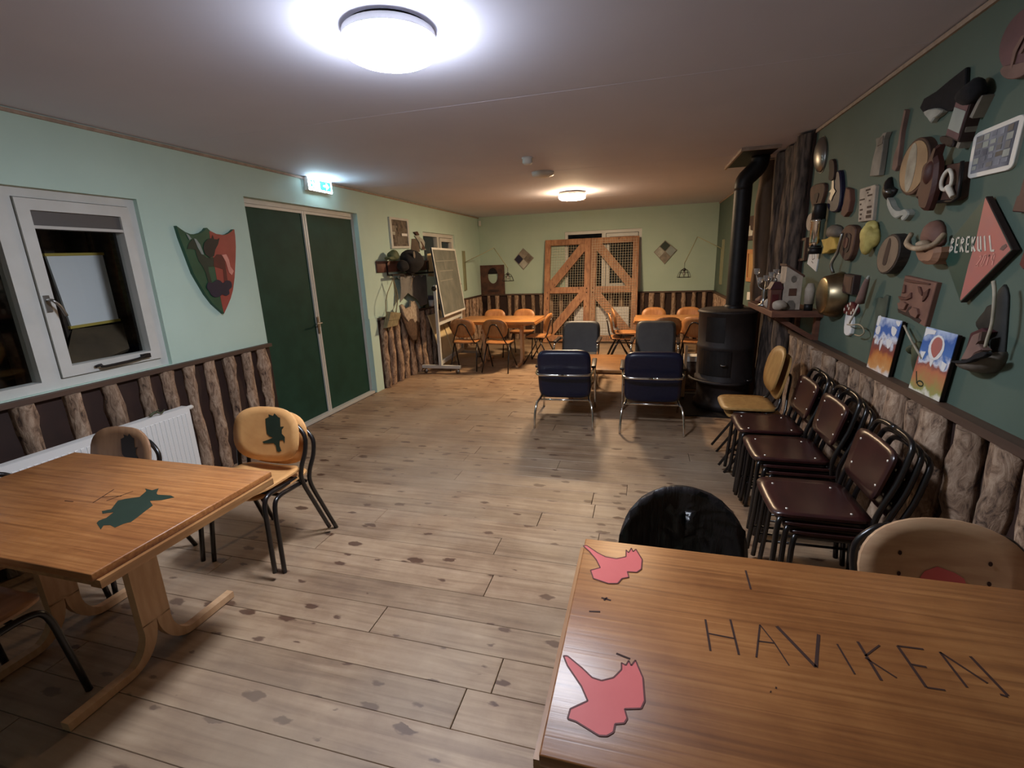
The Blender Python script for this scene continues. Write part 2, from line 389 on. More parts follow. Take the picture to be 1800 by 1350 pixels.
def plank_mat(name, pale, mid, dark, knotc, knots=True, rough=0.55, along=0, ks=1.0, worn=0, fine=14.0):
    """boards with grain along axis `along`, knots and a tone per board (object random)"""
    m, nt, b = _base(name); N, L = node_chain(nt)
    geo = N('ShaderNodeNewGeometry'); oi = N('ShaderNodeObjectInfo')
    cmb = N('ShaderNodeCombineXYZ'); mul = N('ShaderNodeMath', operation='MULTIPLY'); mul.inputs[1].default_value = 61.0
    L(oi.outputs['Random'], mul.inputs[0])
    for i in range(3): L(mul.outputs[0], cmb.inputs[i])
    add = N('ShaderNodeVectorMath', operation='ADD'); L(geo.outputs['Position'], add.inputs[0]); L(cmb.outputs[0], add.inputs[1])
    mp = N('ShaderNodeMapping'); st = [fine]*3; st[along] = 0.9; mp.inputs['Scale'].default_value = st; L(add.outputs[0], mp.inputs[0])
    nz = N('ShaderNodeTexNoise'); nz.inputs['Scale'].default_value = 2.2; nz.inputs['Detail'].default_value = 6; nz.inputs['Distortion'].default_value = 0.6; L(mp.outputs[0], nz.inputs['Vector'])
    rp = ramp(N, [(0.3,S(*dark)),(0.5,S(*mid)),(0.72,S(*pale))]); L(nz.outputs['Fac'], rp.inputs[0])
    # tone per board
    hs = N('ShaderNodeHueSaturation'); mr = N('ShaderNodeMapRange'); mr.inputs[3].default_value = 0.86; mr.inputs[4].default_value = 1.1
    L(oi.outputs['Random'], mr.inputs[0]); L(mr.outputs[0], hs.inputs['Value']); L(rp.outputs[0], hs.inputs['Color'])
    colr = hs.outputs[0]
    # scuffs and dirt
    nz2 = N('ShaderNodeTexNoise'); nz2.inputs['Scale'].default_value = 2.3; nz2.inputs['Detail'].default_value = 9; nz2.inputs['Roughness'].default_value = 0.65; L(geo.outputs['Position'], nz2.inputs['Vector'])
    r2 = ramp(N, [(0.38,(0.66,0.60,0.58,1)),(0.62,(1,1,1,1))]); L(nz2.outputs['Fac'], r2.inputs[0])
    mx = N('ShaderNodeMix', data_type='RGBA', blend_type='MULTIPLY'); mx.inputs[0].default_value = 0.95; L(colr, mx.inputs[6]); L(r2.outputs[0], mx.inputs[7]); colr = mx.outputs[2]
    if knots:
        mk = N('ShaderNodeMapping'); sk = [13.0*ks]*3; sk[along] = 6.0*ks; mk.inputs['Scale'].default_value = sk; L(add.outputs[0], mk.inputs[0])
        nd = N('ShaderNodeTexNoise'); nd.inputs['Scale'].default_value = 4.0; L(mk.outputs[0], nd.inputs['Vector'])
        mxv = N('ShaderNodeMix', data_type='VECTOR'); mxv.inputs[0].default_value = 0.25; L(mk.outputs[0], mxv.inputs[4]); L(nd.outputs['Color'], mxv.inputs[5])
        vo = N('ShaderNodeTexVoronoi', voronoi_dimensions='2D' if along==0 else '3D'); vo.inputs['Scale'].default_value = 1.0; L(mxv.outputs[1], vo.inputs['Vector'])
        # each cell has its own knot size, many have none
        sep = N('ShaderNodeSeparateColor'); L(vo.outputs['Color'], sep.inputs[0])
        sz = N('ShaderNodeMapRange'); sz.inputs[1].default_value = 0.45; sz.inputs[2].default_value = 1.0; sz.inputs[3].default_value = -0.02; sz.inputs[4].default_value = 0.25; L(sep.outputs[0], sz.inputs[0])
        df = N('ShaderNodeMath', operation='SUBTRACT'); L(sz.outputs[0], df.inputs[0]); L(vo.outputs['Distance'], df.inputs[1])
        ss = N('ShaderNodeMapRange', interpolation_type='SMOOTHSTEP'); ss.inputs[1].default_value = -0.02; ss.inputs[2].default_value = 0.06; ss.inputs[3].default_value = 0; ss.inputs[4].default_value = 0.9; L(df.outputs[0], ss.inputs[0])
        mk2 = N('ShaderNodeMix', data_type='RGBA'); L(ss.outputs[0], mk2.inputs[0]); L(colr, mk2.inputs[6]); mk2.inputs[7].default_value = S(*knotc); colr = mk2.outputs[2]
    if worn:
        # grey trodden patches and pale scratches
        nz3 = N('ShaderNodeTexNoise'); nz3.inputs['Scale'].default_value = 0.75; nz3.inputs['Detail'].default_value = 5; L(geo.outputs['Position'], nz3.inputs['Vector'])
        r3 = ramp(N, [(0.45,(0,0,0,1)),(0.62,(worn,worn,worn,1))]); L(nz3.outputs['Fac'], r3.inputs[0])
        m3 = N('ShaderNodeMix', data_type='RGBA'); L(r3.outputs[0], m3.inputs[0]); L(colr, m3.inputs[6]); m3.inputs[7].default_value = S(158,142,124); colr = m3.outputs[2]
    L(colr, b.inputs['Base Color']); b.inputs['Roughness'].default_value = rough
    bp = N('ShaderNodeBump'); bp.inputs['Strength'].default_value = 0.12; bp.inputs['Distance'].default_value = 0.004; L(nz.outputs['Fac'], bp.inputs['Height']); L(bp.outputs[0], b.inputs['Normal'])
    return m
plank_mat('floor_pine', (178,152,124), (163,136,108), (138,111,87), (78,48,32), worn=0.45, rough=0.5)
plank_mat('table_top', (180,124,72), (163,106,58), (138,87,47), (70,38,24), knots=False, rough=0.36, along=0, fine=34)
plank_mat('table_edge', (196,150,98), (178,128,80), (150,104,62), (70,38,24), knots=False, rough=0.4, along=1)
plank_mat('orange_top', (208,152,90), (190,132,74), (166,110,58), (70,38,24), knots=False, rough=0.3, along=0)
plank_mat('pine_board', (184,138,98), (164,116,80), (136,92,62), (84,46,28), rough=0.6, along=2, ks=1.6)
def bark_log_mat(name, pale, mid, dark):
    m, nt, b = _base(name); N, L = node_chain(nt)
    tc = N('ShaderNodeTexCoord'); oi = N('ShaderNodeObjectInfo'); cmb = N('ShaderNodeCombineXYZ'); mul = N('ShaderNodeMath', operation='MULTIPLY'); mul.inputs[1].default_value = 43.0
    L(oi.outputs['Random'], mul.inputs[0])
    for i in range(3): L(mul.outputs[0], cmb.inputs[i])
    add = N('ShaderNodeVectorMath', operation='ADD'); L(tc.outputs['Object'], add.inputs[0]); L(cmb.outputs[0], add.inputs[1])
    mp = N('ShaderNodeMapping'); mp.inputs['Scale'].default_value = (0.32,0.32,1.0); L(add.outputs[0], mp.inputs[0])
    n1 = N('ShaderNodeTexNoise'); n1.inputs['Scale'].default_value = 9; n1.inputs['Detail'].default_value = 8; n1.inputs['Roughness'].default_value = 0.7; n1.inputs['Distortion'].default_value = 1.2; L(mp.outputs[0], n1.inputs['Vector'])
    rp = ramp(N, [(0.32,S(*dark)),(0.46,S(*mid)),(0.66,S(*pale))]); L(n1.outputs['Fac'], rp.inputs[0])
    hs = N('ShaderNodeHueSaturation'); mr = N('ShaderNodeMapRange'); mr.inputs[3].default_value = 0.75; mr.inputs[4].default_value = 1.15
    L(oi.outputs['Random'], mr.inputs[0]); L(mr.outputs[0], hs.inputs['Value']); L(rp.outputs[0], hs.inputs['Color'])
    L(hs.outputs[0], b.inputs['Base Color']); b.inputs['Roughness'].default_value = 0.8
    bp = N('ShaderNodeBump'); bp.inputs['Strength'].default_value = 0.7; bp.inputs['Distance'].default_value = 0.012; L(n1.outputs['Fac'], bp.inputs['Height']); L(bp.outputs[0], b.inputs['Normal'])
bark_log_mat('log_bark', (194,168,144), (142,114,92), (52,36,30))
def picture_mat(name, stops, scale=6.0, axis=2, dist=0.25, z0=0.0, h=1.0):
    """hand-painted sheet: colour bands up the sheet, pushed about by noise"""
    m, nt, b = _base(name); N, L = node_chain(nt)
    tc = N('ShaderNodeTexCoord'); sp = N('ShaderNodeSeparateXYZ'); L(tc.outputs['Object'], sp.inputs[0])
    mr = N('ShaderNodeMapRange'); mr.inputs[1].default_value = z0; mr.inputs[2].default_value = z0+h; L(sp.outputs[axis], mr.inputs[0])
    nz = N('ShaderNodeTexNoise'); nz.inputs['Scale'].default_value = scale; nz.inputs['Detail'].default_value = 4; L(tc.outputs['Object'], nz.inputs['Vector'])
    sb = N('ShaderNodeMath', operation='SUBTRACT'); sb.inputs[1].default_value = 0.5; L(nz.outputs['Fac'], sb.inputs[0])
    ml = N('ShaderNodeMath', operation='MULTIPLY_ADD'); ml.inputs[1].default_value = dist*4; L(sb.outputs[0], ml.inputs[0]); L(mr.outputs[0], ml.inputs[2])
    rp = ramp(N, [(p,S(*c)) for p,c in stops]); L(ml.outputs[0], rp.inputs[0]); L(rp.outputs[0], b.inputs['Base Color']); b.inputs['Roughness'].default_value = 0.7
# ================================================================== SETTING
# floor: a dark base with planks that run across the room
fl = struct(MB().bbox((XL-0.2,YB,-0.08),(XR,YF,-0.022)).build('floor','backing_board'))
pm = MB(); g = 0.0008; bv = 0.0016
pv = [(g,g,-0.02),(1-g,g,-0.02),(1-g,0.1765-g,-0.02),(g,0.1765-g,-0.02),(g,g,-bv),(1-g,g,-bv),(1-g,0.1765-g,-bv),(g,0.1765-g,-bv),
      (g+0.001,g+bv,0),(1-g-0.001,g+bv,0),(1-g-0.001,0.1765-g-bv,0),(g+0.001,0.1765-g-bv,0)]
pm.faces(pv, [(0,1,5,4),(1,2,6,5),(2,3,7,6),(3,0,4,7),(4,5,9,8),(5,6,10,9),(6,7,11,10),(7,4,8,11),(8,9,10,11)])
plank0 = pm.build('plank','floor_pine', fl); pme = plank0.data
def plank(x0, x1, y, first=[True]):
    o = plank0 if first[0] else plank0.copy()
    if not first[0]: COL.objects.link(o); o.parent = fl
    first[0] = False
    o.location = (x0,y,random.uniform(-0.0008,0)); o.scale = (x1-x0,1,1)
known = {3:[-1.198], 2:[-0.538], 1:[-0.64], 4:[-2.35,0.3], 5:[-0.75], 6:[-1.9]}
k = -18
while True:
    y = 1.07+0.1765*k
    if y > YF-0.02: break
    if y >= YB:
        cuts = known.get(k) or sorted([random.uniform(XL+0.6,-1.4)]+([random.uniform(-0.9,XR-0.5)] if random.random()<0.75 else []))
        xs = [XL]+cuts+[XR]
        for a,b_ in zip(xs,xs[1:]): plank(a,b_,y)
    k += 1
# walls. Openings are left where window_1, door_1 and window_2 stand
WT = 0.16
def wall_with_holes(name, m, a0, a1, holes, fr, zt=ZC, th=WT):
    mb = MB(); al = sorted(set([a0,a1]+[h[0] for h in holes]+[h[1] for h in holes])); zl = sorted(set([0,zt]+[h[2] for h in holes]+[h[3] for h in holes]))
    for p,q in zip(al,al[1:]):
        z = 0
        run = None
        for u,v in zip(zl,zl[1:]):
            inside = any(h[0]<=p and q<=h[1] and h[2]<=u and v<=h[3] for h in holes)
            if not inside:
                mb.prism([(p,u),(q,u),(q,v),(p,v)], fr, -th, 0)
    bmesh.ops.remove_doubles(mb.bm, verts=mb.bm.verts[:], dist=1e-4)
    return struct(mb.build(name, m))
W1 = (0.45,2.74,0.99,2.18); D1 = (3.72,5.50,0.0,2.31); W2 = (7.33,8.68,1.0,2.18); W3 = (-1.63,-0.10,1.02,2.21)
wl = wall_with_holes('wall_left','wall_mint',YB,YF+WT,[W1,D1,W2],FLW)
wf = wall_with_holes('wall_far','wall_lime',XL,XR,[W3],FFW)
wr = struct(MB().bbox((XR,YB,0),(XR+0.12,YF,ZC)).build('wall_right','wall_dark_green'))
wb = struct(MB().bbox((XL,YB-0.12,0),(XR,YB,ZC)).build('wall_back','wall_mint'))
ce = struct(MB().bbox((XL-WT,YB-0.12,ZC),(XR+0.12,YF+WT,ZC+0.1)).build('ceiling','ceiling_paint'))
# seams between the ceiling sheets
for i,y in enumerate((3.05,5.5,8.0)):
    MB().bbox((XL,y-0.002,ZC-0.0006),(XR,y+0.003,ZC)).build('sheet_joint','ceiling_paint',ce)
struct(MB().bbox((XL,YB,ZC-0.028),(XL+0.014,YF,ZC-0.008)).build('trim_1','cream_trim'))
struct(MB().bbox((XR-0.014,YB,ZC-0.03),(XR,4.685,ZC-0.008)).build('trim_2','cream_trim'))
struct(MB().bbox((XR-0.014,6.25,ZC-0.03),(XR,YF,ZC-0.008)).build('trim_3','cream_trim'))
# ---- log wainscot: dark boards, a flat rail on top, half logs nailed side by side
LOGS = []
for s_ in range(7):
    rnd = random.Random(s_+3); mb = MB(); nz_, na = 12, 8; rings = []
    ph = [rnd.uniform(0,6.3) for _ in range(4)]
    for i in range(nz_+1):
        z = i/nz_; cx = 0.06*math.sin(ph[0]+z*2.5)+0.03*math.sin(ph[1]+z*8); w = 0.48+0.05*math.sin(ph[2]+z*6)+rnd.uniform(-0.035,0.035)
        d = 0.55+0.12*math.sin(ph[3]+z*8)+rnd.uniform(-0.08,0.08)
        rg = []
        for k in range(na+1):
            t = math.pi*k/na; rj = 1+rnd.uniform(-0.13,0.13)
            rg.append(mb.bm.verts.new((cx+w*math.cos(t)*rj, max(0,d*math.sin(t)*rj), z)))
        rings.append(rg)
    for A,B in zip(rings,rings[1:]):
        for k in range(na):
            f = mb.bm.faces.new((A[k],A[k+1],B[k+1],B[k])); f.smooth = True
        mb.bm.faces.new((A[0],B[0],B[na],A[na]))
    mb.bm.faces.new(rings[0]); mb.bm.faces.new(rings[-1][::-1])
    bmesh.ops.recalc_face_normals(mb.bm, faces=mb.bm.faces[:])
    me = bpy.data.meshes.new('log'); mb.bm.to_mesh(me); mb.bm.free(); me.materials.append(MATS['log_bark']); LOGS.append(me)
logn = [0]
def put_log(parent, pos, w, d, z0, z1, facing, name='log', mtl=None, me=None):
    """facing: rotation of the log so that its round side looks into the room"""
    o = bpy.data.objects.new(name, me or LOGS[logn[0]%len(LOGS)]); logn[0] += 1
    COL.objects.link(o); o.parent = parent; o.location = (pos[0],pos[1],z0); o.scale = (w,d,z1-z0); o.rotation_euler = (0,0,facing)
    return o
RT = 0.955
def wainscot(name, a0, a1, fr, centres, facing, pos, rail=(0.03,0.05), w=0.1, d=0.1):
    b0 = struct(MB().prism([(a0,0),(a1,0),(a1,RT),(a0,RT)], fr, 0, 0.012).build(name,'backing_board'))
    MB().prism([(a0,RT),(a1,RT),(a1,RT+rail[0]),(a0,RT+rail[0])], fr, 0, rail[1]).build('rail','rail_wood',b0)
    for c in centres:
        if isinstance(c,tuple): c,ww = c
        else: ww = w*random.uniform(0.88,1.12)
        put_log(b0, pos(c), ww, d*random.uniform(0.85,1.1), 0.004, RT-0.002, facing+ (0 if random.random()<0.5 else 0))
    return b0
wainscot('trim_4', YB, D1[0]-0.002, FLW, [-0.3,0.0,0.28,0.55,0.82,1.06,1.30,1.54,1.772,2.024,2.256,2.479,2.659,2.83,3.024,3.217,3.41,3.60], -math.pi/2, lambda c:(XL+0.012,c,0), w=0.105)
wainscot('trim_5', D1[1]+0.20, YF, FLW, [5.77+0.205*i+random.uniform(-0.02,0.02) for i in range(21)], -math.pi/2, lambda c:(XL+0.012,c,0), w=0.12)
wainscot('trim_6', XL, XR, FFW, [-3.33,-3.134,-2.86,-2.70,-2.54,-2.33,-2.13,-1.93,-1.72,-1.52,-1.3,-1.1,-0.9,-0.68,-0.47,-0.26,-0.06,0.12,0.34,0.55,0.74,0.93,1.12], math.pi, lambda c:(c,YF-0.012,0), w=0.10)
wainscot('trim_7', YB, 4.685, FRW, [(4.56,0.17),(4.35,0.17),(4.12,0.18),(3.9,0.17),(3.68,0.19),(3.45,0.15),(3.27,0.13),(3.1,0.16),(2.92,0.15),(2.74,0.16),(2.55,0.10),(2.39,0.17),(2.18,0.17),(1.98,0.15),(1.80,0.16),(1.6,0.16),(1.4,0.16),(1.2,0.16),(1.0,0.16),(0.8,0.16),(0.6,0.16),(0.4,0.16),(0.2,0.16)], math.pi/2, lambda c:(XR-0.012,c,0), rail=(0.035,0.055), d=0.11)
wainscot('trim_8', 6.1, YF-0.06, FRW, [6.2+0.2*i+random.uniform(-0.02,0.02) for i in range(18)], math.pi/2, lambda c:(XR-0.012,c,0), w=0.11, d=0.09)
# ---- window_1: fixed pane and an opening sash, deep in the wall
def frame_rect(mb, a0,a1,b0,b1, w, fr, n0, n1):
    for q in ([(a0,b0),(a1,b0),(a1,b0+w),(a0,b0+w)], [(a0,b1-w),(a1,b1-w),(a1,b1),(a0,b1)], [(a0,b0+w),(a0+w,b0+w),(a0+w,b1-w),(a0,b1-w)], [(a1-w,b0+w),(a1,b0+w),(a1,b1-w),(a1-w,b1-w)]):
        mb.prism(q, fr, n0, n1)
    return mb
w1 = MB(); frame_rect(w1, W1[0],W1[1],W1[2],W1[3],0.055,FLW,-0.12,-0.035)
w1.prism([(1.93,W1[2]+0.055),(2.03,W1[2]+0.055),(2.03,W1[3]-0.055),(1.93,W1[3]-0.055)],FLW,-0.12,-0.035)
w1 = struct(w1.build('window_1','white_paint'))
sash = frame_rect(MB(), 2.035,2.682,1.05,2.12,0.066,FLW,-0.10,-0.02).build('sash','white_paint',w1)
MB().prism([(2.10,1.115),(2.617,1.115),(2.617,1.95),(2.10,1.95)],FLW,-0.075,-0.070).build('pane','window_glass',w1)
MB().prism([(W1[0]+0.055,W1[2]+0.055),(1.93,W1[2]+0.055),(1.93,W1[3]-0.055),(W1[0]+0.055,W1[3]-0.055)],FLW,-0.085,-0.080).build('pane','window_glass',w1)
vg = MB(); vg.prism([(2.10,1.95),(2.617,1.95),(2.617,2.055),(2.10,2.055)],FLW,-0.09,-0.035)
v_ = vg.build('vent_grille','grey_metal',w1)
MB().prism([(2.10,1.95),(2.617,1.95),(2.617,1.968),(2.10,1.968)],FLW,-0.035,-0.022).build('grille_lip','aluminium',v_)
hb = MB(); hb.prism([(2.045,1.46),(2.075,1.46),(2.075,1.56),(2.045,1.56)],FLW,-0.02,-0.012); hb.tube([FLW(2.06,1.53,-0.012),FLW(2.06,1.53,0.03),FLW(2.09,1.49,0.035),FLW(2.11,1.43,0.035)],0.009,6,4)
hb.build('sash_handle','steel',w1)
st = MB(); st.tube([FLW(2.22,1.082,-0.01),FLW(2.25,1.09,0.005),FLW(2.27,1.075,0.008),FLW(2.50,1.082,0.006),FLW(2.56,1.10,0.0)],0.009,6,3); st.prism([(2.53,1.075),(2.59,1.075),(2.59,1.105),(2.53,1.105)],FLW,-0.02,0.004)
st.build('casement_stay','black_metal',w1)
# covered yard outside window_1: plank wall, brown bench and a white board edged in yellow
yw = struct(MB().bbox((-5.25,0.0,0),(-5.2,5.0,3.0)).build('wall_outside','outside_planks'))
for i in range(22):
    MB().bbox((-5.2,0.15+0.21*i,0.0),(-5.185,0.15+0.21*i+0.19,3.0)).build('plank','outside_planks',yw)
for y0 in (2.42,3.75):
    MB().bbox((-5.185,y0,0.0),(-5.09,y0+0.11,3.0)).build('post','outside_planks',yw)
struct(MB().bbox((-5.25,-1.0,-0.2),(XL-WT,5.2,-0.1)).build('ground_outside','outside_planks'))
struct(MB().bbox((-5.25,-1.0,2.75),(XL-WT-0.1,5.2,2.8)).build('roof_outside','outside_planks'))
bd = thing('notice_board','blank white board with yellow edges hanging outside behind the window pane','board',(-3.95,2.57,1.03))
NB = lambda a,b,n: Vector((-3.97+n,a,b))
MB().prism([(2.389,1.807),(2.751,1.816),(2.754,1.337),(2.426,1.324)],NB,0,0.02).build('sheet','sheet_white',bd)
MB().prism([(2.380,1.807),(2.760,1.816),(2.760,1.835),(2.380,1.826)],NB,0,0.024).build('edge_strip','yellow_trim',bd)
MB().prism([(2.416,1.324),(2.764,1.337),(2.764,1.318),(2.416,1.304)],NB,0,0.024).build('edge_strip','yellow_trim',bd)
MB().faces([(-3.955,2.43,1.30),(-3.955,2.78,1.30),(-3.72,2.62,1.13),(-3.72,2.16,1.03),(-3.975,2.43,1.28),(-3.975,2.78,1.28),(-3.74,2.62,1.11),(-3.74,2.16,1.01)],[(0,1,2,3),(7,6,5,4),(0,4,5,1),(1,5,6,2),(2,6,7,3),(3,7,4,0)]).build('sloping_flap','outside_brown',bd)
MB().bbox((-4.01,2.40,-0.1),(-3.975,2.46,2.75)).build('post','outside_planks',bd)
MB().bbox((-4.01,2.72,-0.1),(-3.975,2.78,2.75)).build('post','outside_planks',bd)
# ---- door_1: double door, dark green leaves in aluminium edges, set back in a painted reveal
DN = -0.06
d1 = struct(frame_rect(MB(), D1[0],D1[1],-0.02,D1[3],0.045,FLW,DN-0.06,DN).build('door_1','white_paint'))
for (a0,a1) in ((D1[0]+0.045,4.545),(4.605,D1[1]-0.045)):
    lf = MB().prism([(a0,0.035),(a1,0.035),(a1,2.255),(a0,2.255)],FLW,DN-0.045,DN-0.012).build('door_leaf','green_panel',d1)
for a0,a1 in ((4.545,4.570),(4.578,4.605)):
    MB().prism([(a0,0.03),(a1,0.03),(a1,2.26),(a0,2.26)],FLW,DN-0.045,DN+0.004).build('edge_strip','aluminium',d1)
MB().prism([(D1[0]+0.045,2.235),(D1[1]-0.045,2.235),(D1[1]-0.045,2.262),(D1[0]+0.045,2.262)],FLW,DN-0.045,DN+0.002).build('head_strip','aluminium',d1)
MB().prism([(D1[0]+0.02,0.0),(D1[1]-0.02,0.0),(D1[1]-0.02,0.034),(D1[0]+0.02,0.034)],FLW,DN-0.06,DN+0.05).build('threshold','aluminium',d1)
h_ = MB(); h_.prism([(4.545,0.95),(4.575,0.95),(4.575,1.14),(4.545,1.14)],FLW,DN+0.004,DN+0.012); h_.tube([FLW(4.56,1.07,DN+0.01),FLW(4.56,1.07,DN+0.06),FLW(4.53,1.07,DN+0.065),FLW(4.45,1.07,DN+0.065)],0.009,8,3)
h_.build('door_handle','steel',d1)
# painted plain post beside the door
struct(MB().prism([(D1[1],0),(D1[1]+0.19,0),(D1[1]+0.19,1.0),(D1[1],1.0)],FLW,0,0.012).build('trim_9','wall_mint'))
# ---- window_2 on the same wall, window_3 in the far wall
w2 = MB(); frame_rect(w2,W2[0],W2[1],W2[2],W2[3],0.06,FLW,-0.10,-0.03); w2.prism([(7.94,1.06),(8.02,1.06),(8.02,2.12),(7.94,2.12)],FLW,-0.10,-0.03); w2 = struct(w2.build('window_2','white_paint'))
frame_rect(MB(),8.03,8.61,1.07,2.11,0.06,FLW,-0.08,-0.015).build('sash','white_paint',w2)
MB().prism([(7.39,1.06),(7.94,1.06),(7.94,2.12),(7.39,2.12)],FLW,-0.075,-0.07).build('pane','window_glass',w2)
MB().prism([(8.09,1.13),(8.55,1.13),(8.55,2.05),(8.09,2.05)],FLW,-0.075,-0.07).build('pane','window_glass',w2)
w3 = MB(); frame_rect(w3,W3[0],W3[1],W3[2],W3[3],0.06,FFW,-0.10,-0.03); w3.prism([(-0.88,1.08),(-0.80,1.08),(-0.80,2.15),(-0.88,2.15)],FFW,-0.10,-0.03); w3 = struct(w3.build('window_3','white_paint'))
frame_rect(MB(),-0.79,-0.17,1.09,2.14,0.065,FFW,-0.08,-0.015).build('sash','white_paint',w3)
MB().prism([(-1.57,1.08),(-0.88,1.08),(-0.88,2.15),(-1.57,2.15)],FFW,-0.075,-0.07).build('pane','window_glass',w3)
MB().prism([(-0.725,1.155),(-0.235,1.155),(-0.235,2.075),(-0.725,2.075)],FFW,-0.075,-0.07).build('pane','window_glass',w3)
struct(MB().bbox((-2.6,YF+1.2,0),(1.0,YF+1.25,3.0)).build('wall_beyond_window','outside_planks'))
struct(MB().bbox((XL-1.5,6.8,0),(XL-1.45,9.3,3.0)).build('wall_beyond_glass','outside_planks'))
# ---- rough bark slabs and posts on the right wall by the stove
sl = MB().bbox((XR-0.02,4.69,0),(XR,6.0,ZC-0.001)).build('trim_10','backing_board'); struct(sl)
for y,w,d,z0,z1 in ((4.81,0.20,0.20,0,ZC-0.02),(5.07,0.20,0.07,0,ZC-0.02),(5.29,0.25,0.12,0,ZC-0.02),(5.53,0.22,0.12,0,ZC-0.02),(5.72,0.16,0.07,0,ZC-0.02)):
    o = put_log(sl,(XR-0.02,y,0),w,d,z0+0.004,z1,math.pi/2,'bark_slab'); 
put_log(sl,(XR-0.02,5.88,0),0.12,0.24,0.004,ZC-0.02,math.pi/2,'post')
for o in list(sl.children):
    o.data = o.data.copy(); o.data.materials.clear(); o.data.materials.append(MATS['post_wood' if o.name.startswith('post') else 'slab_bark'])
# ================================================================== CEILING FITTINGS
def ceiling_lamp(x,y,label,em):
    t = thing('ceiling_lamp',label,'lamp',(x,y,ZC-0.1),group=None)
    MB().lathe([(0,0),(0.172,0),(0.172,-0.013),(0,-0.013)],(x,y,ZC),40).build('base_plate','black_metal',t)  # black colour paints in the shadow gap above the rim
    MB().lathe([(0.155,-0.012),(0.189,-0.014),(0.193,-0.042)],(x,y,ZC),40).build('rim','lamp_shell',t)
    MB().lathe([(0.191,-0.040),(0.192,-0.075),(0.186,-0.090)],(x,y,ZC),40).build('diffuser_side',em+'_side',t)
    MB().lathe([(0.186,-0.090),(0.16,-0.103),(0,-0.108)],(x,y,ZC),40).build('diffuser',em,t)
ceiling_lamp(-1.055,2.05,'round white flush lamp on the ceiling, the large cool one','lamp_cool')
ceiling_lamp(-1.06,7.27,'round flush lamp giving warm light near the far wall','lamp_warm')
t = thing('smoke_detector','small white cylindrical detector on the ceiling','detector',(-1.11,4.72,ZC-0.06))
MB().lathe([(0,0),(0.055,0),(0.055,-0.012),(0,-0.012)],(-1.11,4.72,ZC),20).build('base_plate','plastic_white',t)
MB().lathe([(0.046,-0.012),(0.048,-0.045),(0.035,-0.06),(0,-0.062)],(-1.11,4.72,ZC),20).build('body','plastic_white',t)
t = thing('alarm_sounder','flat white disc alarm on the ceiling with a tiny light','alarm',(-1.13,5.53,ZC-0.06))
MB().lathe([(0,0),(0.125,0),(0.118,-0.035),(0.06,-0.052),(0,-0.052)],(-1.13,5.53,ZC),28).build('body','plastic_white',t)
MB().lathe([(0,-0.02),(0.009,-0.02),(0.006,-0.03),(0,-0.03)],(-1.05,5.46,ZC-0.02),8).build('indicator','screw',t)
t = tag(MB().rbox((XL+0.05,YF-0.06,2.47),(0.05,0.05,0.11),0.01).build('motion_sensor','plastic_white',loc=(XL+0.05,YF-0.06,2.42)),'small white sensor high in the far corner by the pale walls','sensor')
# exit sign above the double door
t = thing('exit_sign','lit emergency exit sign with running figure and arrow above the green double door','sign',(XL,4.76,2.455))
EX = lambda a,b,n: Vector((XL+0.03+n*1.0,a,b))
MB().rbox((XL+0.028,4.765,2.53),(0.056,0.40,0.135),0.008).build('housing','lamp_shell',t)
MB().prism([(4.572,2.468),(4.958,2.468),(4.958,2.592),(4.572,2.592)],EX,0.027,0.031).build('lit_panel','sign_white',t)
p_ = MB().prism([(4.60,2.488),(4.672,2.488),(4.672,2.575),(4.60,2.575)],EX,0.031,0.033)
p_.prism([(4.75,2.484),(4.94,2.484),(4.94,2.578),(4.75,2.578)],EX,0.031,0.033).build('green_field','sign_green',t)
fg = MB(); fg.prism(ell(4.635,2.561,0.008,0.008,10),EX,0.033,0.034); fg.prism([(4.625,2.552),(4.647,2.55),(4.655,2.53),(4.668,2.524),(4.664,2.518),(4.648,2.526),(4.646,2.515),(4.662,2.505),(4.66,2.49),(4.652,2.49),(4.652,2.502),(4.636,2.51),(4.626,2.492),(4.606,2.492),(4.606,2.498),(4.622,2.5),(4.628,2.52),(4.628,2.538),(4.612,2.53),(4.608,2.536)],EX,0.033,0.034)
fg.prism([(4.81,2.523),(4.86,2.523),(4.86,2.497),(4.905,2.531),(4.86,2.566),(4.86,2.539),(4.81,2.539)],EX,0.033,0.034)
fg.build('pictogram','sign_white',t)
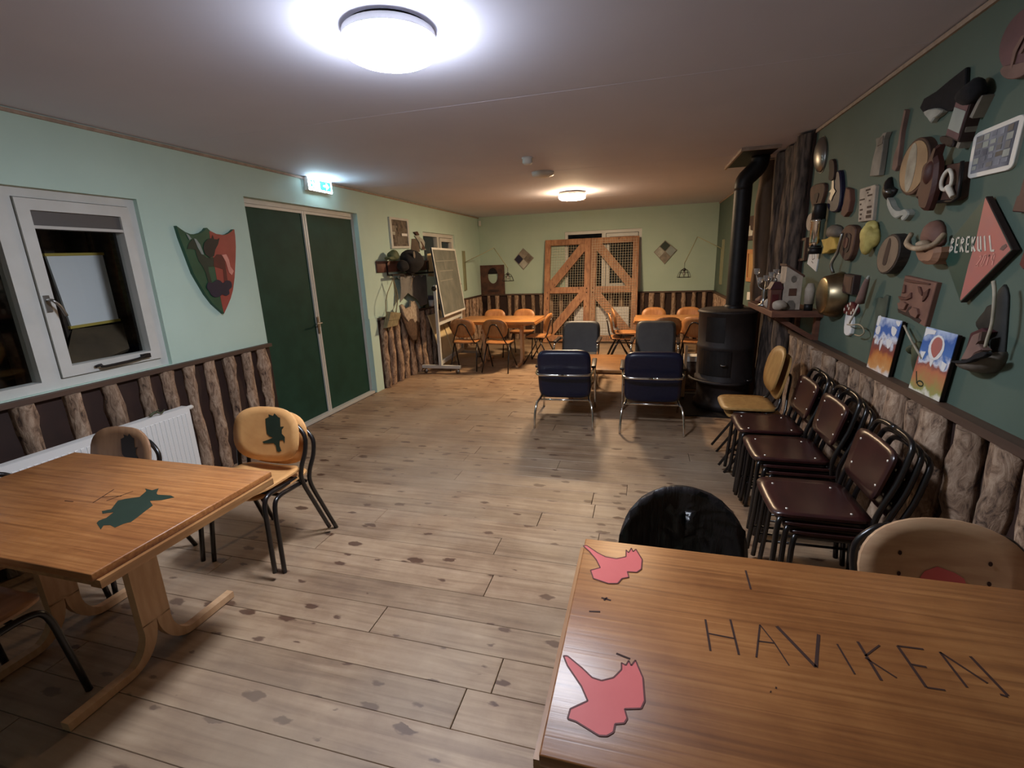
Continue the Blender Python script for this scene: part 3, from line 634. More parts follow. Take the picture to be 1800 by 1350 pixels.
# ================================================================== TABLES
def big_table(name, label, x0,x1,y0,y1,zt, top, edge, legm, legx, group=None, apron=True):
    cx,cy = (x0+x1)/2,(y0+y1)/2
    t = thing(name,label,'table',(cx,cy,0),group=group)
    MB().rbox((cx,cy,zt-0.014),(x1-x0,y1-y0,0.028),0.004,seg=2).build('tabletop',top,t)
    if apron:
        mb = MB()
        mb.bbox((x0-0.014,y0+0.012,zt-0.058),(x0+0.034,y1-0.012,zt-0.0285)).bbox((x1-0.034,y0+0.012,zt-0.058),(x1+0.014,y1-0.012,zt-0.0285))
        mb.bbox((x0+0.034,y0+0.012,zt-0.052),(x1-0.034,y0+0.034,zt-0.0285)).bbox((x0+0.034,y1-0.034,zt-0.052),(x1-0.034,y1-0.012,zt-0.0285))
        mb.build('edge_moulding',edge,t)
    for sx in legx:
        mb = MB(); w = 0.062
        mb.bbox((sx-0.02,cy-w,0.19),(sx+0.02,cy+w,zt-0.0525))
        # two laminated feet that peel away from the upright and curl to the floor
        for s_ in (-1,1):
            prof = []
            for i in range(9):
                a = math.pi/2*i/8
                prof.append((cy+s_*(0.001+0.15-0.15*math.cos(a)), 0.19-0.185*math.sin(a)))
            prof.append((cy+s_*0.38,0.004))
            th = []
            for i,(py,pz) in enumerate(prof):
                j0,j1 = max(i-1,0),min(i+1,len(prof)-1); d = Vector((prof[j1][0]-prof[j0][0],prof[j1][1]-prof[j0][1])); d.normalize()
                n = Vector((-d.y,d.x))*(s_); q_ = 0.061-0.027*min(1,i/7); th.append((py+n.x*q_, pz+n.y*q_))
            for i in range(len(prof)-1):
                q = [prof[i],prof[i+1],th[i+1],th[i]]
                mb.prism(q, lambda a,b,n,sx=sx: Vector((sx+n,a,max(b,0.001))), -0.02, 0.02)
        mb.build('leg',legm,t)
    MB().bbox((min(legx)+0.02,cy-0.02,zt-0.16),(max(legx)-0.02,cy+0.02,zt-0.08)).build('stretcher',legm,t)
    return t
T1 = big_table('meeting_table','worn wooden table with a dark green bird print beside the radiator',-2.93,-1.655,0.887,1.66,0.75,'table_top','table_edge','laminate_leg',(-2.62,-2.05))
T2 = big_table('meeting_table','worn wooden table carved HAVIKEN with two pink bird prints',-0.166,1.17,0.672,1.415,0.75,'table_top','table_edge','laminate_leg',(0.22,0.85))
T3 = big_table('meeting_table','orange wooden table in the far corner beside the white-edged chalkboard stand',-3.0,-1.64,7.15,7.98,0.75,'orange_top','orange_top','laminate_leg',(-2.6,-1.95))
T4 = big_table('meeting_table','orange wooden table in the far corner behind the iron stove',-0.14,1.10,7.25,7.98,0.75,'orange_top','orange_top','laminate_leg',(0.2,0.8))
TZ = lambda z: (lambda a,b: Vector((a,b,z)))
TN = lambda a,b,n: Vector((a,b,0.75+n))
def on_table(polys, parent, name, m, h=0.0008, z0=0.0001):
    mb = MB()
    for p in polys: mb.prism(p,TN,z0,h)
    return mb.build(name,m,parent)
gb = [(-1.983,1.128),(-1.994,1.143),(-1.987,1.166),(-2.005,1.206),(-2.039,1.187),(-2.064,1.202),(-2.042,1.222),(-2.092,1.283),(-2.076,1.303),(-2.032,1.329),(-2.056,1.376),(-2.088,1.396),(-2.039,1.388),(-2.027,1.409),(-1.991,1.371),(-1.973,1.361),(-1.907,1.367),(-1.876,1.357),(-1.908,1.325),(-1.952,1.311),(-1.899,1.282),(-1.887,1.246),(-1.865,1.192),(-1.856,1.163),(-1.871,1.146),(-1.875,1.118),(-1.914,1.128),(-1.937,1.121),(-1.915,1.096)]
on_table([gb],T1,'bird_print','emblem_green')
sc1 = [(-2.181,1.248),(-2.223,1.360),(-2.196,1.295),(-2.121,1.319),(-2.141,1.273),(-2.116,1.364),(-2.325,1.235),(-2.278,1.237)]
on_table([stroke(sc1[i],sc1[i+1],0.004) for i in (0,2,4,6)],T1,'scratches','burn_mark')
b1 = [(-0.168,1.368),(-0.158,1.373),(-0.119,1.340),(-0.093,1.324),(-0.059,1.321),(-0.031,1.338),(-0.032,1.374),(-0.024,1.361),(-0.016,1.388),(-0.010,1.369),(-0.002,1.385),(0.018,1.334),(0.016,1.286),(0.003,1.267),(-0.024,1.264),(-0.019,1.239),(-0.038,1.229),(-0.049,1.204),(-0.075,1.198),(-0.119,1.211),(-0.131,1.247),(-0.104,1.266),(-0.120,1.304),(-0.145,1.342)]
b2 = [(-0.158,0.913),(-0.149,0.915),(-0.110,0.888),(-0.086,0.868),(-0.065,0.865),(-0.040,0.879),(-0.024,0.905),(-0.025,0.924),(-0.015,0.919),(-0.009,0.934),(-0.003,0.921),(0.006,0.939),(0.023,0.894),(0.027,0.836),(0.020,0.816),(-0.013,0.807),(-0.007,0.787),(-0.012,0.775),(-0.030,0.769),(-0.032,0.751),(-0.044,0.740),(-0.059,0.737),(-0.107,0.756),(-0.124,0.758),(-0.122,0.781),(-0.089,0.808),(-0.107,0.841),(-0.145,0.888)]
def outlined(poly,parent):
    on_table([poly],parent,'bird_print','emblem_pink')
    mb = MB()
    for i in range(len(poly)): mb.prism(stroke(poly[i],poly[(i+1)%len(poly)],0.0035),TN,0.0009,0.0013)
    mb.build('print_outline','emblem_line',parent)
outlined(b1,T2); outlined(b2,T2)
hv = [(0.176,1.111),(0.176,1.007),(0.237,1.125),(0.238,1.010),(0.178,1.063),(0.237,1.060),(0.305,1.122),(0.275,1.011),(0.305,1.122),(0.325,1.068),(0.325,1.068),(0.341,1.003),(0.289,1.064),(0.325,1.066),(0.344,1.126),(0.397,1.012),(0.434,1.119),(0.397,1.012),(0.466,1.096),(0.472,1.010),(0.515,1.115),(0.520,1.005),(0.559,1.114),(0.514,1.071),(0.512,1.066),(0.554,1.020),(0.598,1.121),(0.602,1.007),(0.598,1.121),(0.650,1.123),(0.602,1.068),(0.630,1.067),(0.602,1.007),(0.636,1.008),(0.681,1.122),(0.683,1.026),(0.681,1.122),(0.730,1.048),(0.739,1.123),(0.750,1.022)]
hw = [5,5,4,4,3,3,4,8,7,4,6,4,4,6,5,5,4,5,5,6]
on_table([stroke(hv[2*i],hv[2*i+1],hw[i]*0.001) for i in range(20)],T2,'carved_lettering','burn_mark')
mk = [(0.312,1.345),(0.310,1.259),(-0.089,1.134),(-0.063,1.129),(-0.074,1.138),(-0.081,1.125),(-0.116,1.074),(-0.087,1.079),(-0.038,0.949),(-0.006,0.940),(0.284,0.921),(0.286,0.920),(0.297,0.934),(0.300,0.933),(0.737,1.022),(0.748,1.019)]
on_table([stroke(mk[2*i],mk[2*i+1],0.005) for i in range(8)],T2,'dents','burn_mark')
# coffee table between the armchairs
t = thing('coffee_table','low orange wood table standing between the navy armchairs','table',(-0.24,5.73,0))
MB().rbox((-0.24,5.735,0.425),(1.34,0.90,0.034),0.006).build('tabletop','orange_top',t)
for y in (5.46,6.0): MB().bbox((-0.80,y-0.01,0.35),(0.32,y+0.01,0.4075)).build('apron','ply_orange',t)
for x in (-0.82,0.34):
    for y in (5.46,6.0): MB().bbox((x-0.025,y-0.025,0),(x+0.025,y+0.025,0.4075)).build('leg','ply_orange',t)
# ================================================================== CHAIRS
bird = [((a-540)*0.00112+0.0, (264-b)*0.00080) for a,b in [(530,150),(555,135),(550,115),(580,125),(590,105),(615,130),(628,135),(630,200),(655,195),(640,215),(640,250),(660,270),(660,315),(645,295),(625,300),(625,340),(637,375),(620,385),(605,380),(600,345),(585,325),(520,333),(512,320),(545,305),(580,285),(555,275),(540,260),(535,220)]]
def tube_chair(name,label,loc,rz,panel='ply',seatm='ply',emblem=None,group=None, zb=0.66, bw=0.47, bh=0.32, e=2.8, dots=None, blob=None):
    """plywood seat and back on black tubes; faces local -y"""
    t = thing(name,label,'chair',loc,rz,group,world=False)
    yb = 0.335
    fb = lambda u,v: (u, yb+0.22*v-0.35*(u*u)+0.02, zb+v)
    MB().shell(sup(bw,bh,e,36),fb,0.011,4).build('backrest',panel,t)
    if emblem:
        MB().decal(bird, lambda u,v:(Vector(fb(u,v))+Vector((0,-0.0135,0))), 0.02).build('bird_print',emblem,t)
    if blob:
        MB().decal([(-0.07,-0.10),(-0.035,-0.035),(0.0,-0.015),(0.05,-0.03),(0.075,-0.045),(0.09,-0.085),(0.08,-0.12),(-0.04,-0.13)], lambda u,v:(Vector(fb(u-0.01,v+0.03))+Vector((0,-0.0135,0))),0.02).build('bird_print',blob,t)
    if dots:
        mb = MB()
        for u,v in ((-0.12,0.05),(0.13,0.045),(-0.12,-0.02),(0.13,-0.02)): mb.decal(ell(u,v,0.006,0.008,10), lambda a,b:(Vector(fb(a,b))+Vector((0,-0.0140,0))),0.1)
        mb.build('rivets',dots,t)
    fs = lambda u,v: (u, 0.18+v, 0.45-0.02*math.cos(min(1,abs(u)/0.2)*1.57) - (0.10*max(0,-v-0.15)**1.3*4) + 0.10*max(0,v-0.10)**1.3)
    MB().shell(sup(0.43,0.40,4.2,36),fs,0.011,5).build('seat',seatm,t)
    for s in (-1,1):
        MB().tube([(s*0.250,-0.02,0.0),(s*0.235,0.0,0.22),(s*0.222,0.02,0.385),(s*0.215,0.07,0.425),(s*0.205,0.19,0.418),(s*0.20,0.30,0.41)],0.0130,8,4).build('front_leg','black_tube',t)
        MB().tube([(s*0.250,0.46,0.0),(s*0.235,0.385,0.20),(s*0.222,0.322,0.38),(s*0.226,0.325,0.47),(s*0.243,0.355,0.56),(s*0.240,0.375,0.65),(s*0.19,0.383,0.71),(s*0.14,0.392,0.725)],0.0130,8,4).build('rear_leg','black_tube',t)
    MB().tube([(-0.205,0.10,0.416),(0.205,0.10,0.416)],0.010,8).tube([(-0.21,0.30,0.408),(0.21,0.30,0.408)],0.010,8).build('cross_tube','black_tube',t)
    return t
ch1 = tube_chair('plywood_chair','plywood chair with a dark green bird print, upper of a stacked two by the table',(-2.165,1.845,0.045),0.0,emblem='emblem_green')
ch1.rotation_euler = (0,0,0.0)
tube_chair('plywood_chair','plywood chair on black tubes, lower one of the two stacked by the table',(-2.165,1.91,0.0),0.0)
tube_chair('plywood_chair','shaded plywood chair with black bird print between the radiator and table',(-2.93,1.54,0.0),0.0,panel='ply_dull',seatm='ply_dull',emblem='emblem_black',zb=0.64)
tube_chair('plywood_chair','pale plywood chair with faded pink print behind the HAVIKEN table',(0.985,1.36,0.0),0.0,panel='ply_beige',seatm='ply_beige',dots='burn_mark',blob='emblem_pink',bw=0.49,bh=0.34,zb=0.60,e=2.25)
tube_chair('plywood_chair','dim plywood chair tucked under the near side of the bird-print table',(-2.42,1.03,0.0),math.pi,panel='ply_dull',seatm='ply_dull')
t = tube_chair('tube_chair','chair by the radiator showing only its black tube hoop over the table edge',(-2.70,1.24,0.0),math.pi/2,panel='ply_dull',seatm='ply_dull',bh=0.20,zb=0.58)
MB().tube([(-0.17,0.40,0.60),(-0.15,0.415,0.72),(-0.09,0.42,0.785),(0.09,0.42,0.785),(0.15,0.415,0.72),(0.17,0.40,0.60)],0.0115,8,4).build('back_hoop','black_tube',t)
# black moulded chair at the far side of the carved table
t = thing('black_chair','black chair with a rounded ribbed back behind the HAVIKEN table','chair',(0.165,1.36,0),0,None,world=False)
fb = lambda u,v: (u, 0.375+0.18*v-0.9*u*u+0.004*math.sin(u*150), 0.58+v)
MB().shell([(u,v) for u,v in sup(0.46,0.44,2.1,44)],fb,0.022,8).build('backrest','black_leather',t)
fs = lambda u,v: (u, 0.18+v, 0.45-0.02*math.cos(min(1,abs(u)/0.2)*1.57))
MB().shell(sup(0.45,0.42,3,36),fs,0.02,4).build('seat','black_leather',t)
for s in (-1,1):
    MB().tube([(s*0.23,-0.02,0),(s*0.21,0.05,0.43),(s*0.20,0.30,0.432)],0.0130,8,4).build('front_leg','black_tube',t)
    MB().tube([(s*0.23,0.42,0),(s*0.20,0.33,0.40),(s*0.20,0.37,0.5),(s*0.18,0.38,0.60)],0.0130,8,4).build('rear_leg','black_tube',t)
# ---- compass-legged chairs: plywood back with a bent tube behind it
def compass_chair(name,label,loc,rz,m='ply_orange',group=None,bw=0.40,bh=0.30,e=2.8,leg='black_tube',zb=0.675):
    t = thing(name,label,'chair',loc,rz,group,world=False)
    fb = lambda u,v: (u*(1.0-0.35*max(0,-v)), 0.36+0.20*v-0.55*u*u, zb+v)
    MB().shell(sup(bw,bh,e,32),fb,0.011,3).build('backrest',m,t)
    fs = lambda u,v: (u, 0.17+v, 0.45-0.012*math.cos(min(1,abs(u)/0.2)*1.57)-0.5*max(0,-v-0.14)**1.4+0.0*v)
    MB().shell(sup(0.41,0.39,5,32),fs,0.012,4).build('seat',m,t)
    for s in (-1,1):
        MB().tube([(s*0.215,-0.03,0),(s*0.195,0.14,0.27),(s*0.185,0.22,0.425),(s*0.185,0.05,0.428)],0.0105,7,1).build('front_leg',leg,t)
        MB().tube([(s*0.215,0.44,0),(s*0.195,0.32,0.27),(s*0.185,0.24,0.425)],0.0105,7,1).build('rear_leg',leg,t)
    MB().tube([(-0.185,0.26,0.422),(-0.165,0.355,0.47),(-0.10,0.385,0.62),(-0.045,0.41,0.735),(0.045,0.41,0.735),(0.10,0.385,0.62),(0.165,0.355,0.47),(0.185,0.26,0.422)],0.0095,7,3).build('back_tube',leg,t)
    MB().tube([(-0.185,0.24,0.425),(0.185,0.24,0.425)],0.0095,7).build('cross_tube',leg,t)
    return t
c0 = compass_chair('compass_chair','orange plywood chair against the log wall, nearer the pierced board, far table',(-2.64,8.02,0),0.05)
dup(c0,(-2.11,8.02,0),-0.03,'orange plywood chair against the log wall, nearer the timber gates, with a dark mark')
dup(c0,(-2.77,7.28,0),math.pi+0.08,'plywood chair with bent back tube, half hidden by the chalkboard stand')
dup(c0,(-2.17,7.22,0),math.pi-0.06,'plywood chair with bent back tube in front of the far corner table')
dup(c0,(-1.86,7.68,0),-math.pi/2-0.1,'orange chair seen side-on at the table end beside the timber gate')
dup(c0,(0.16,8.08,0),0.02,'orange chair against the logs at the stove-side table, beside the timber gate')
dup(c0,(0.70,8.08,0),-0.05,'orange chair against the logs at the stove-side table, under the cage lamp')
dup(c0,(-0.16,7.60,0),math.pi/2+0.12,'brown chair seen side-on before the gates, lower of a stacked two')
dup(c0,(-0.11,7.61,0.075),math.pi/2+0.12,'brown chair seen side-on before the gates, upper of a stacked two')
dup(c0,(0.30,7.44,0),math.pi+0.05,'plywood chair behind the vinyl armchair at the stove-side table')
dup(c0,(0.80,7.42,0),math.pi-0.3,'plywood chair with dark tubes partly hidden behind the iron stove')
# pale compass chairs stacked beside the log wall
cw = compass_chair('compass_chair','pale wooden chair with oval back, upper of a stacked two near the stove',(0.63,3.95,0.055),-math.pi/2,m='ply_pale',bw=0.40,bh=0.34,e=2.6,zb=0.735)
dup(cw,(0.67,3.935,0.0),-math.pi/2,'pale wooden chair, lower of the two stacked near the stove')
# ---- dark red school chairs in three stacks along the log wall
def school_chair(name,label,loc,rz):
    t = thing(name,label,'chair',loc,rz,None,world=False)
    fs = lambda u,v: (u, 0.20+v, 0.43-0.008*math.cos(min(1,abs(u)/0.2)*1.57)-0.8*max(0,-v-0.165)**1.3)
    st_ = MB().shell(sup(0.40,0.40,7,36),fs,0.012,5).build('seat','dark_red_seat',t)
    mb = MB()
    for u in (-0.13,0.13):
        for y in (0.07,0.33): mb.lathe([(0,0.0135),(0.006,0.0125),(0.006,0.006)],(u,y,0.428),8)
    mb.build('screws','screw',st_)
    fb = lambda u,v: (u*(1+0.55*v), 0.43+0.22*v-0.35*u*u, 0.635+v)
    bk = MB().shell(sup(0.36,0.24,6,32),fb,0.011,4).build('backrest','dark_red_seat',t)
    mb = MB()
    for u in (-0.13,0.13):
        for v in (-0.05,0.07):
            c = Vector(fb(u,v)); mb.lathe([(0.006,-0.008),(0.006,-0.0135),(0,-0.0145)],c,8,'y')
    mb.build('screws','screw',bk)
    for s in (-1,1):
        MB().tube([(s*0.215,0.0,0),(s*0.203,0.015,0.22),(s*0.19,0.025,0.395),(s*0.175,0.06,0.412),(s*0.175,0.20,0.412),(s*0.185,0.36,0.412)],0.0125,8,3).build('front_leg','black_tube',t)
        MB().tube([(s*0.215,0.43,0),(s*0.205,0.41,0.20),(s*0.195,0.39,0.40),(s*0.195,0.405,0.50),(s*0.19,0.45,0.62),(s*0.178,0.48,0.73),(s*0.16,0.495,0.785),(s*0.10,0.50,0.805),(0,0.50,0.808)],0.0125,8,3).build('rear_leg','black_tube',t)
        MB().tube([(s*0.208,0.008,0.14),(s*0.21,0.415,0.14)],0.007,6).build('side_rung','black_tube',t)
    MB().tube([(-0.19,0.375,0.41),(0.19,0.375,0.41)],0.009,8).build('cross_tube','black_tube',t)
    return t
sc = None
LV = ('bottom','middle','top')
for (y,x,where) in ((2.34,0.655,'stack closest to the HAVIKEN table'),(2.98,0.70,'middle stack by the log wall'),(3.45,0.70,'stack beside the pale oval-backed chairs')):
    for i in range(3):
        lab = 'dark red school chair, %s of the %s'%(LV[i],where)
        loc = (x-0.032*i,y+0.008*i,0.036*i)
        if sc is None: sc = school_chair('school_chair',lab,loc,-math.pi/2)
        else: dup(sc,loc,-math.pi/2,lab)
# ---- armchairs: vinyl back and seat on chrome tube, dark wooden armrests; faces local -y
def pillow(mb,c,w,h,th,R,e,seg=7,n=48,r=0.04):
    rings = []
    for i in range(seg+1):
        a = math.pi*i/seg; k = r*(1-math.sin(a)); y = -th/2*math.cos(a)
        rings.append([mb.bm.verts.new(Vector(c)+R@Vector((u,y,v))) for u,v in sup(w-2*k,h-2*k,e,n)])
    for A,B in zip(rings,rings[1:]):
        for k in range(n):
            f = mb.bm.faces.new((A[k],A[(k+1)%n],B[(k+1)%n],B[k])); f.smooth = True
    mb.bm.faces.new(rings[0][::-1]); mb.bm.faces.new(rings[-1]); return mb
def armchair(name,label,loc,rz,vin):
    t = thing(name,label,'armchair',loc,rz,None,world=False)
    tl = math.radians(17); R = Matrix.Rotation(-tl,3,'X')
    c = Vector((0,0.335,0.53))
    pillow(MB(),c,0.54,0.55,0.09,R,6.5).build('back_cushion',vin,t)
    R2 = Matrix.Rotation(math.radians(-5),3,'X')
    MB().rbox((0,0.0,0.335),(0.52,0.56,0.11),0.035,R2,4).build('seat_cushion','cream_cushion' if vin=='navy_vinyl' else vin,t)
    for s in (-1,1):
        MB().tube([(s*0.295,-0.25,0),(s*0.292,-0.25,0.30),(s*0.290,-0.245,0.50),(s*0.288,-0.20,0.555),(s*0.288,0.0,0.56),(s*0.285,0.25,0.555),(s*0.27,0.41,0.55),(s*0.20,0.455,0.548),(0,0.465,0.548)],0.0125,10,4).build('arm_tube','chrome',t)
        MB().tube([(s*0.295,0.50,0),(s*0.29,0.475,0.14),(s*0.275,0.42,0.245),(s*0.25,0.33,0.275),(s*0.25,-0.05,0.29),(s*0.27,-0.24,0.30)],0.0125,10,4).build('rear_leg','chrome',t)
        MB().rbox((s*0.29,0.02,0.583),(0.05,0.42,0.026),0.01).build('armrest','arm_wood',t)
    MB().tube([(-0.25,0.36,0.265),(0.25,0.36,0.265)],0.0105,8).tube([(-0.27,-0.22,0.295),(0.27,-0.22,0.295)],0.0105,8).build('cross_bar','chrome',t)
    return t
armchair('armchair','navy vinyl armchair with chrome tube seen from behind, on the open floor side',(-0.79,4.99,0),math.pi+0.07,'navy_vinyl')
armchair('armchair','navy vinyl armchair with chrome tube seen from behind, beside the stove',(0.09,4.96,0),math.pi+0.02,'navy_vinyl')
armchair('armchair','grey vinyl armchair facing the room across the coffee table, before the gates',(-0.875,6.48,0),0.0,'grey_vinyl')
armchair('armchair','grey vinyl armchair across the coffee table, close to the stove',(0.145,6.48,0),-0.04,'grey_vinyl')
# ================================================================== RADIATORS
def radiator(label,a0,a1,z0,z1,fr,n0=0.125,n1=0.20,back=0.03):
    mid = fr((a0+a1)/2,z0,n1); t = thing('radiator',label,'radiator',tuple(mid))
    mb = MB(); n = int((a1-a0)/0.034); mb.prism([(a0,z0),(a1,z0),(a1,z1),(a0,z1)],fr,n1-0.012,n1-0.004)
    fp = mb.build('front_panel','radiator_white',t)
    mb = MB(); st = (a1-a0-0.03)/n
    for i in range(n):
        c = a0+0.015+st*(i+0.5); mb.prism([(c-st*0.3,z0+0.03),(c+st*0.3,z0+0.03),(c+st*0.3,z1-0.045),(c-st*0.3,z1-0.045)],fr,n1-0.004,n1,0.003)
    mb.build('ribs','radiator_white',fp)
    mb = MB(); mb.prism([(a0,z1-0.012),(a1,z1-0.012),(a1,z1),(a0,z1)],fr,n0+0.004,n1-0.016)
    mb.build('top_grille','radiator_white',t)
    mb = MB()
    for a in (a0,a1-0.004): mb.prism([(a,z0),(a+0.004,z0),(a+0.004,z1),(a,z1)],fr,n0,n1-0.012)
    mb.prism([(a0+0.01,z0),(a1-0.01,z0),(a1-0.01,z1-0.015),(a0+0.01,z1-0.015)],fr,n0,n0+0.008)
    mb.prism([(a0+0.15,z0+0.1),(a0+0.19,z0+0.1),(a0+0.19,z1-0.1),(a0+0.15,z1-0.1)],fr,back,n0)
    mb.prism([(a1-0.19,z0+0.1),(a1-0.15,z0+0.1),(a1-0.15,z1-0.1),(a1-0.19,z1-0.1)],fr,back,n0)
    mb.build('casing','radiator_white',t)
    return t
r1 = radiator('white ribbed panel radiator under the white window, behind the bird-print table',0.9,2.64,0.18,0.69,FLW)
vv = MB(); vv.lathe([(0,0),(0.017,0),(0.017,0.05),(0.012,0.062),(0,0.062)],(XL+0.15,2.645,0.665),12,'y'); vv.build('valve','plastic_white',r1)
MB().tube([FLW(2.66,0.0,0.15),FLW(2.66,0.60,0.15),FLW(2.65,0.66,0.15)],0.008,8,2).build('pipe','plastic_white',r1)
radiator('white panel radiator behind the wire mesh of the timber gates',-1.42,-0.31,0.11,0.695,FFW,0.13,0.19)
tw = tag(MB().tube([FLW(2.36,0.70,0.17),FLW(2.40,0.72,0.18),FLW(2.42,0.705,0.20),FLW(2.46,0.72,0.19)],[0.010,0.004],6,3).tube([FLW(2.40,0.72,0.18),FLW(2.41,0.735,0.20)],0.004,6).build('twig','olive_leaf',loc=tuple(FLW(2.41,0.692,0.18))),'small dark twig lying on the white radiator top','twig')
# ================================================================== TIMBER GATES leaning on the far wall
def gate(label,x0,x1,front_mesh,flip):
    W = x1-x0; H = 2.10; T_ = 0.05
    by,ty = 9.60,10.04; a = math.atan2(ty-by,2.06)
    ca,sa = math.cos(a),math.sin(a)
    fr = lambda p,q,n: Vector((x0+p, by+q*sa-n*ca, q*ca+n*sa+0.001))
    t = thing('timber_gate',label,'gate',(x0+W/2,by,0))
    s = 0.115
    for p0,p1 in ((0,s),(W-s,W)): MB().prism([(p0,0.0),(p1,0.0),(p1,H),(p0,H)],fr,0.0,T_,0.004).build('stile','pine_board',t)
    for q0,q1,nm in ((H-0.115,H,'rail'),(1.01,1.135,'rail'),(0.03,0.16,'rail')): MB().prism([(s,q0),(W-s,q0),(W-s,q1),(s,q1)],fr,0.004,T_-0.004,0.004).build(nm,'pine_board',t)
    for q0,q1 in ((1.135,H-0.115),(0.16,1.01)):
        w = 0.14
        if not flip: P = [(s,q0),(s+w*0.75,q0),(W-s,q1-w*0.95),(W-s,q1),(W-s-w*0.75,q1),(s,q0+w*0.95)]
        else: P = [(W-s,q0),(W-s,q0+w*0.95),(s+w*0.75,q1),(s,q1),(s,q1-w*0.95),(W-s-w*0.75,q0)]
        MB().prism(P,fr,0.002,T_-0.006).build('brace','pine_board',t)
    mb = MB(); n = T_+0.003 if front_mesh else -0.003; d = 0.05
    p = 0.03
    while p < W-0.02:
        mb.bar(fr(p,0.03,n),fr(p,H-0.03,n),0.0042,0.0042); p += d
    q = 0.04
    while q < H-0.02:
        mb.bar(fr(0.02,q,n+0.002),fr(W-0.02,q,n+0.002),0.0042,0.0042); q += d
    mb.build('wire_mesh','wire',t)['kind'] = 'stuff'
    mb = MB()
    for q in (1.02,1.10):
        c = fr(W-s/2 if flip is False else s/2, q, T_+0.001)
        mb.lathe([(0.012,0),(0.012,-0.003),(0,-0.003)],c,8,'y')
    mb.build('bolt_holes','black_metal',t)
gate('braced pine gate with mesh behind its frame, leaning nearer the hanging diamond with blue',-2.015,-1.083,False,False)
gate('braced pine gate with wire mesh stapled over its front, leaning before the white radiator',-1.077,-0.145,True,True)
# ================================================================== STOVE
sx,sy = 0.865,5.55
t = thing('wood_stove','tall dark iron cylinder stove with a flue pipe by the bark slabs','stove',(sx,sy,0.016))
MB().lathe([(0,1.09),(0.27,1.09),(0.30,1.075),(0.305,1.06),(0.29,1.05),(0.285,0.72),(0.292,0.71),(0.292,0.68),(0.285,0.67),(0.285,0.36),(0.30,0.35),(0.30,0.31),(0.27,0.29),(0.27,0.10),(0.30,0.08),(0.30,0.016),(0,0.016)],(sx,sy,0),40).build('body','stove_iron',t)
# firebox door: a curved plate on the room side with frame and handle
def cyl(r,a,z): return Vector((sx+r*math.cos(a),sy+r*math.sin(a),z))
def cyl_patch(a0,a1,z0,z1,r0,r1,n=10):
    mb = MB(); V = []
    for i in range(n+1):
        a = a0+(a1-a0)*i/n; V += [cyl(r0,a,z0),cyl(r1,a,z0),cyl(r1,a,z1),cyl(r0,a,z1)]
    F = []
    for i in range(n):
        b = 4*i; F += [(b+1,b+5,b+6,b+2),(b,b+4,b+5,b+1),(b+3,b+2,b+6,b+7)]
    F += [(0,1,2,3),(4*n,4*n+3,4*n+2,4*n+1)]
    return mb.faces(V,F)
aF = -math.pi/2-0.55
dr = cyl_patch(aF-0.62,aF+0.62,0.40,0.665,0.284,0.297).build('door','black_metal',t)
MB().tube([cyl(0.297,aF+0.45,0.53),cyl(0.34,aF+0.45,0.53),cyl(0.345,aF+0.30,0.53)],0.009,8,3).build('door_handle','steel',dr)
cyl_patch(aF-0.35,aF+0.35,0.76,1.02,0.284,0.290).build('upper_plate','black_metal',t)
lp = MB().tube([cyl(0.36,aF+k*0.2,0.335) for k in range(-5,6)],0.016,8).build('ash_lip','stove_iron',t)
MB().tube([cyl(0.30,-0.9,0.36),cyl(0.33,-0.9,0.36),cyl(0.33,-0.75,0.36)],0.007,8).build('air_lever','steel',t)
px_,py_ = 0.93,5.62
MB().lathe([(0.098,1.085),(0.098,1.12),(0.086,1.125)],(px_,py_,0),24).lathe([(0.085,1.09),(0.085,2.30)],(px_,py_,0),24).build('flue_pipe','black_metal',t)
el = MB().tube([(px_,py_,2.28),(px_,py_,2.34),(px_+0.02,py_,2.39),(px_+0.10,py_,2.47),(px_+0.13,py_,2.52),(px_+0.14,py_,ZC-0.012)],0.0855,20,2)
el.build('flue_elbow','black_metal',t)
struct(MB().bbox((0.42,5.1,0.0),(1.25,6.1,0.014)).build('hearth_plate','black_metal'))
# ceiling plate round the flue
cp = struct(MB().bbox((0.835,5.52-0.3,ZC-0.012),(XR-0.14,6.2,ZC-0.0005)).build('trim_11','black_metal'))
MB().bbox((0.815,5.2,ZC-0.028),(0.834,6.2,ZC-0.001)).bbox((0.815,5.18,ZC-0.028),(XR-0.14,5.2,ZC-0.001)).build('edge_strip','cream_trim',cp)
# wood and paper beside the stove
t = thing('paper_carton','pale cardboard carton with dark print standing behind the stove','carton',(0.62,6.35,0))
MB().rbox((0.62,6.35,0.21),(0.22,0.24,0.42),0.006,seg=1).build('box','paper_grey',t)
MB().bbox((0.505,6.225,0.36),(0.735,6.4,0.425)).build('label','plastic_white',t)
t = tag(MB().bar((0.47,5.78,0.016),(0.50,5.98,0.60),0.10,0.03,(1,0,0)).build('pine_offcut','tan_wood',loc=(0.47,5.8,0.014)),'pale split plank leaning upright beside the iron stove','plank')
